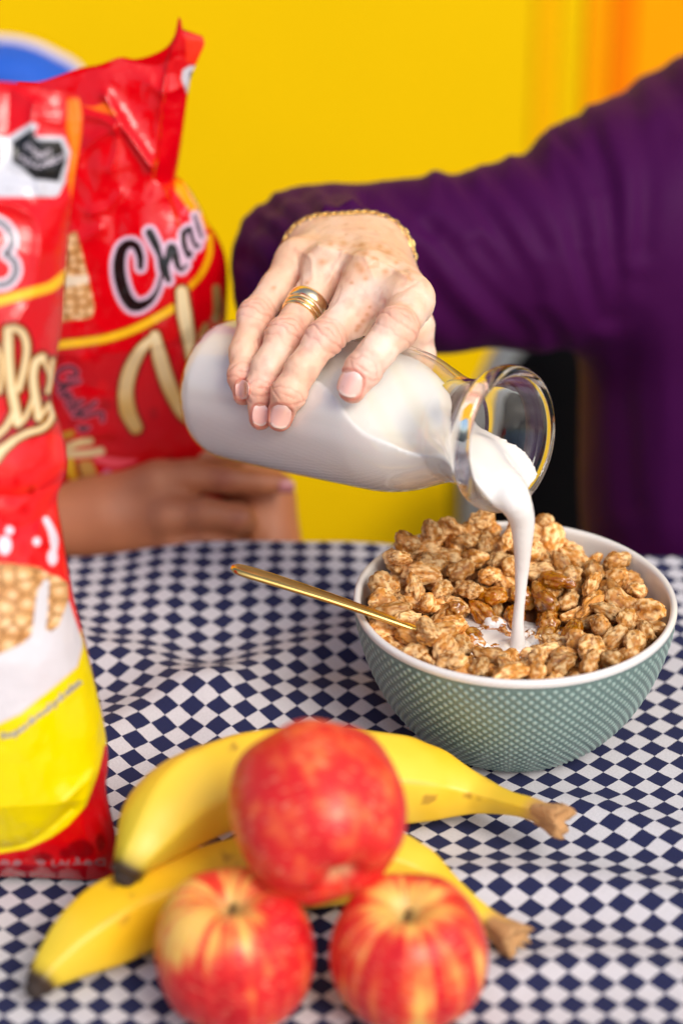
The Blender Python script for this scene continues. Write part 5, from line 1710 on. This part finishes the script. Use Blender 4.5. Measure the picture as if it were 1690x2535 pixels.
apple(A_R, .0332, (.0, -.12, 1.0), 8, "lower right apple of the stack, pinkish red with a pale stem hollow", lambda n, V: .42 * sstep(.74, .98, n[:, 2]) + .35 * sstep(.55, .95, -n[:, 1]) * sstep(-.1, -.6, n[:, 2]) + .1)
apple(A_T, .0372, (-.28, .865, .41), 14, "topmost apple, coral red, resting on the two lower apples and the bananas", lambda n, V: .04 + .2 * sstep(.4, .95, -n[:, 0]), .98, .25)

def banana(pts, rads, label, seed, twist=0.3):
    root = tag(empty("banana", tuple(np.array(pts[3]))), label, "banana", "bananas behind the apples")
    n = 90
    p = resample(catmull(pts, 14), n)
    rr = np.interp(np.linspace(0, 1, n), np.linspace(0, 1, len(rads)), rads)
    rr = np.convolve(np.pad(rr, 3, mode='edge'), np.ones(7) / 7, 'valid')
    def sec(th): return 1 / np.max([np.cos(th + twist - k * 2 * np.pi / 5) for k in range(5)], axis=0) * .35 + .65
    ns = 60
    th = np.arange(ns) * 2 * np.pi / ns
    s_ = 1 / np.max(np.array([np.cos((th + twist - k * 2 * np.pi / 5 + np.pi) % (2 * np.pi) - np.pi) for k in range(5)]), 0)
    s_ = (1 + (s_ - 1) * .55) * .96
    V, Q, T = tube(p, rr, ns, (0, 0, 1), lambda t: s_)
    V = V + (.0012 * fbm(V, 60, 2, seed))[:, None]
    Q = outward(V, Q)
    along = np.r_[np.repeat(np.linspace(0, 1, n), ns), 0, 1]
    rid = np.r_[np.tile(s_, n), 1, 1]
    yel, warm, grn, brn, drk = s2l((244, 206, 62)), s2l((240, 190, 26)), s2l((196, 186, 60)), s2l((150, 96, 40)), s2l((60, 42, 26))
    C = yel + (warm - yel) * sstep(-.2, .3, fbm(V, 22, 3, seed))[:, None]
    rline = sstep(.997, 1.0, rid / rid.max()) * sstep(-.1, .3, fbm(V, 50, 2, seed + 4))
    C = C + (brn - C) * (rline * .30)[:, None]
    C = C + (grn - C) * (sstep(.18, .03, along) * .55 + sstep(.80, .90, along) * .25)[:, None]
    sp_ = sstep(.26, .34, fbm(V, 110, 2, seed + 7))
    C = C + (brn - C) * (sp_ * .6)[:, None]
    C = C + (drk - C) * (sstep(.028, .012, along))[:, None]
    C = C + (s2l((196, 150, 90)) - C) * (sstep(.93, .965, along) * .9)[:, None]
    C = C + (s2l((120, 84, 54)) - C) * (sstep(.985, .996, along) * .8)[:, None]
    me = mesh_from("peel", V, Q, True, T)
    set_col(me, C)
    link("peel", me, M_ban, root)
    # blossom end
    d0 = p[0] - p[3]; d0 /= np.linalg.norm(d0)
    q = np.array([p[0] - d0 * .002, p[0] + d0 * .0012, p[0] + d0 * .0035, p[0] + d0 * .0052])
    Vt, Qt, Tt = tube(q, [rr[0] * .80, rr[0] * .78, rr[0] * .66, rr[0] * .32], 20)
    link("tip", mesh_from("tip", Vt, Qt, True, Tt), M_btip, root)
    # torn stalk end
    d1 = p[-1] - p[-6]; d1 /= np.linalg.norm(d1)
    a1, a2, a3 = frame_of(d1)
    th2 = np.arange(26) * 2 * np.pi / 26
    r2 = np.random.default_rng(seed)
    jag = r2.uniform(-.0025, .0035, 26)
    rs = []
    for k_, (off, sc_) in enumerate(((-.010, 1.03), (-.004, 1.22), (.002, 1.5), (.0045, 1.42), (.003, .9), (.001, .02))):
        rj = rr[-1] * sc_ * (1 + .18 * np.sin(th2 * 3 + 1) + .10 * r2.uniform(-1, 1, 26) * (k_ > 1))
        rs.append(p[-1] + (np.cos(th2) * rj)[:, None] * a1 + (np.sin(th2) * rj)[:, None] * a2 + (off + (jag if 2 <= k_ <= 3 else 0 * jag))[:, None] * a3)
    Vs = np.vstack(rs)
    Qs = outward(Vs, grid_quads(6, 26, False, True))
    link("stalk_end", mesh_from("stalk_end", Vs, Qs), M_bstk, root)
M_ban = mat("banana peel", rough=.42, attr="Col")
bsdf(M_ban).inputs['Subsurface Weight'].default_value = .06
bsdf(M_ban).inputs['Subsurface Radius'].default_value = (.004, .003, .001)
bsdf(M_ban).inputs['Subsurface Scale'].default_value = 1.0
noise_bump(M_ban, 160, .12, .0008)
M_btip = mat("dried blossom end", lin(52, 40, 34), .85)
noise_bump(M_btip, 900, .6, .001)
M_bstk = mat("torn stalk", lin(188, 142, 92), .85)
noise_bump(M_bstk, 500, .7, .002)
banana([PZ(312, 2165, .040), PZ(345, 2105, .047), PZ(420, 2010, .051), PZ(520, 1950, .050), PZ(650, 1915, .045), PZ(800, 1910, .036), PZ(950, 1925, .026), PZ(1080, 1945, .0205), PZ(1165, 1962, .020), PZ(1218, 1975, .022), PZ(1262, 1990, .0245), PZ(1310, 2003, .027), PZ(1372, 2024, .029)],
       [.0058, .0146, .0200, .0206, .0204, .0206, .0212, .0214, .0210, .0160, .0072, .0052, .0050], "upper banana lying behind the top apple, its stalk towards the bowl", 21)
banana([PZ(92, 2442, .013), PZ(130, 2395, .0165), PZ(215, 2325, .0185), PZ(330, 2262, .0185), PZ(450, 2222, .0185), PZ(600, 2180, .0185), PZ(780, 2150, .0185), PZ(930, 2142, .0185), PZ(1040, 2165, .0185), PZ(1115, 2215, .0175), PZ(1165, 2255, .0150), PZ(1210, 2285, .0125), PZ(1262, 2318, .0115)],
       [.0050, .0130, .0182, .0188, .0182, .0184, .0186, .0186, .0182, .0152, .0080, .0056, .0052], "lower banana on the cloth behind the two bottom apples, its tip at the far left", 33, .9)
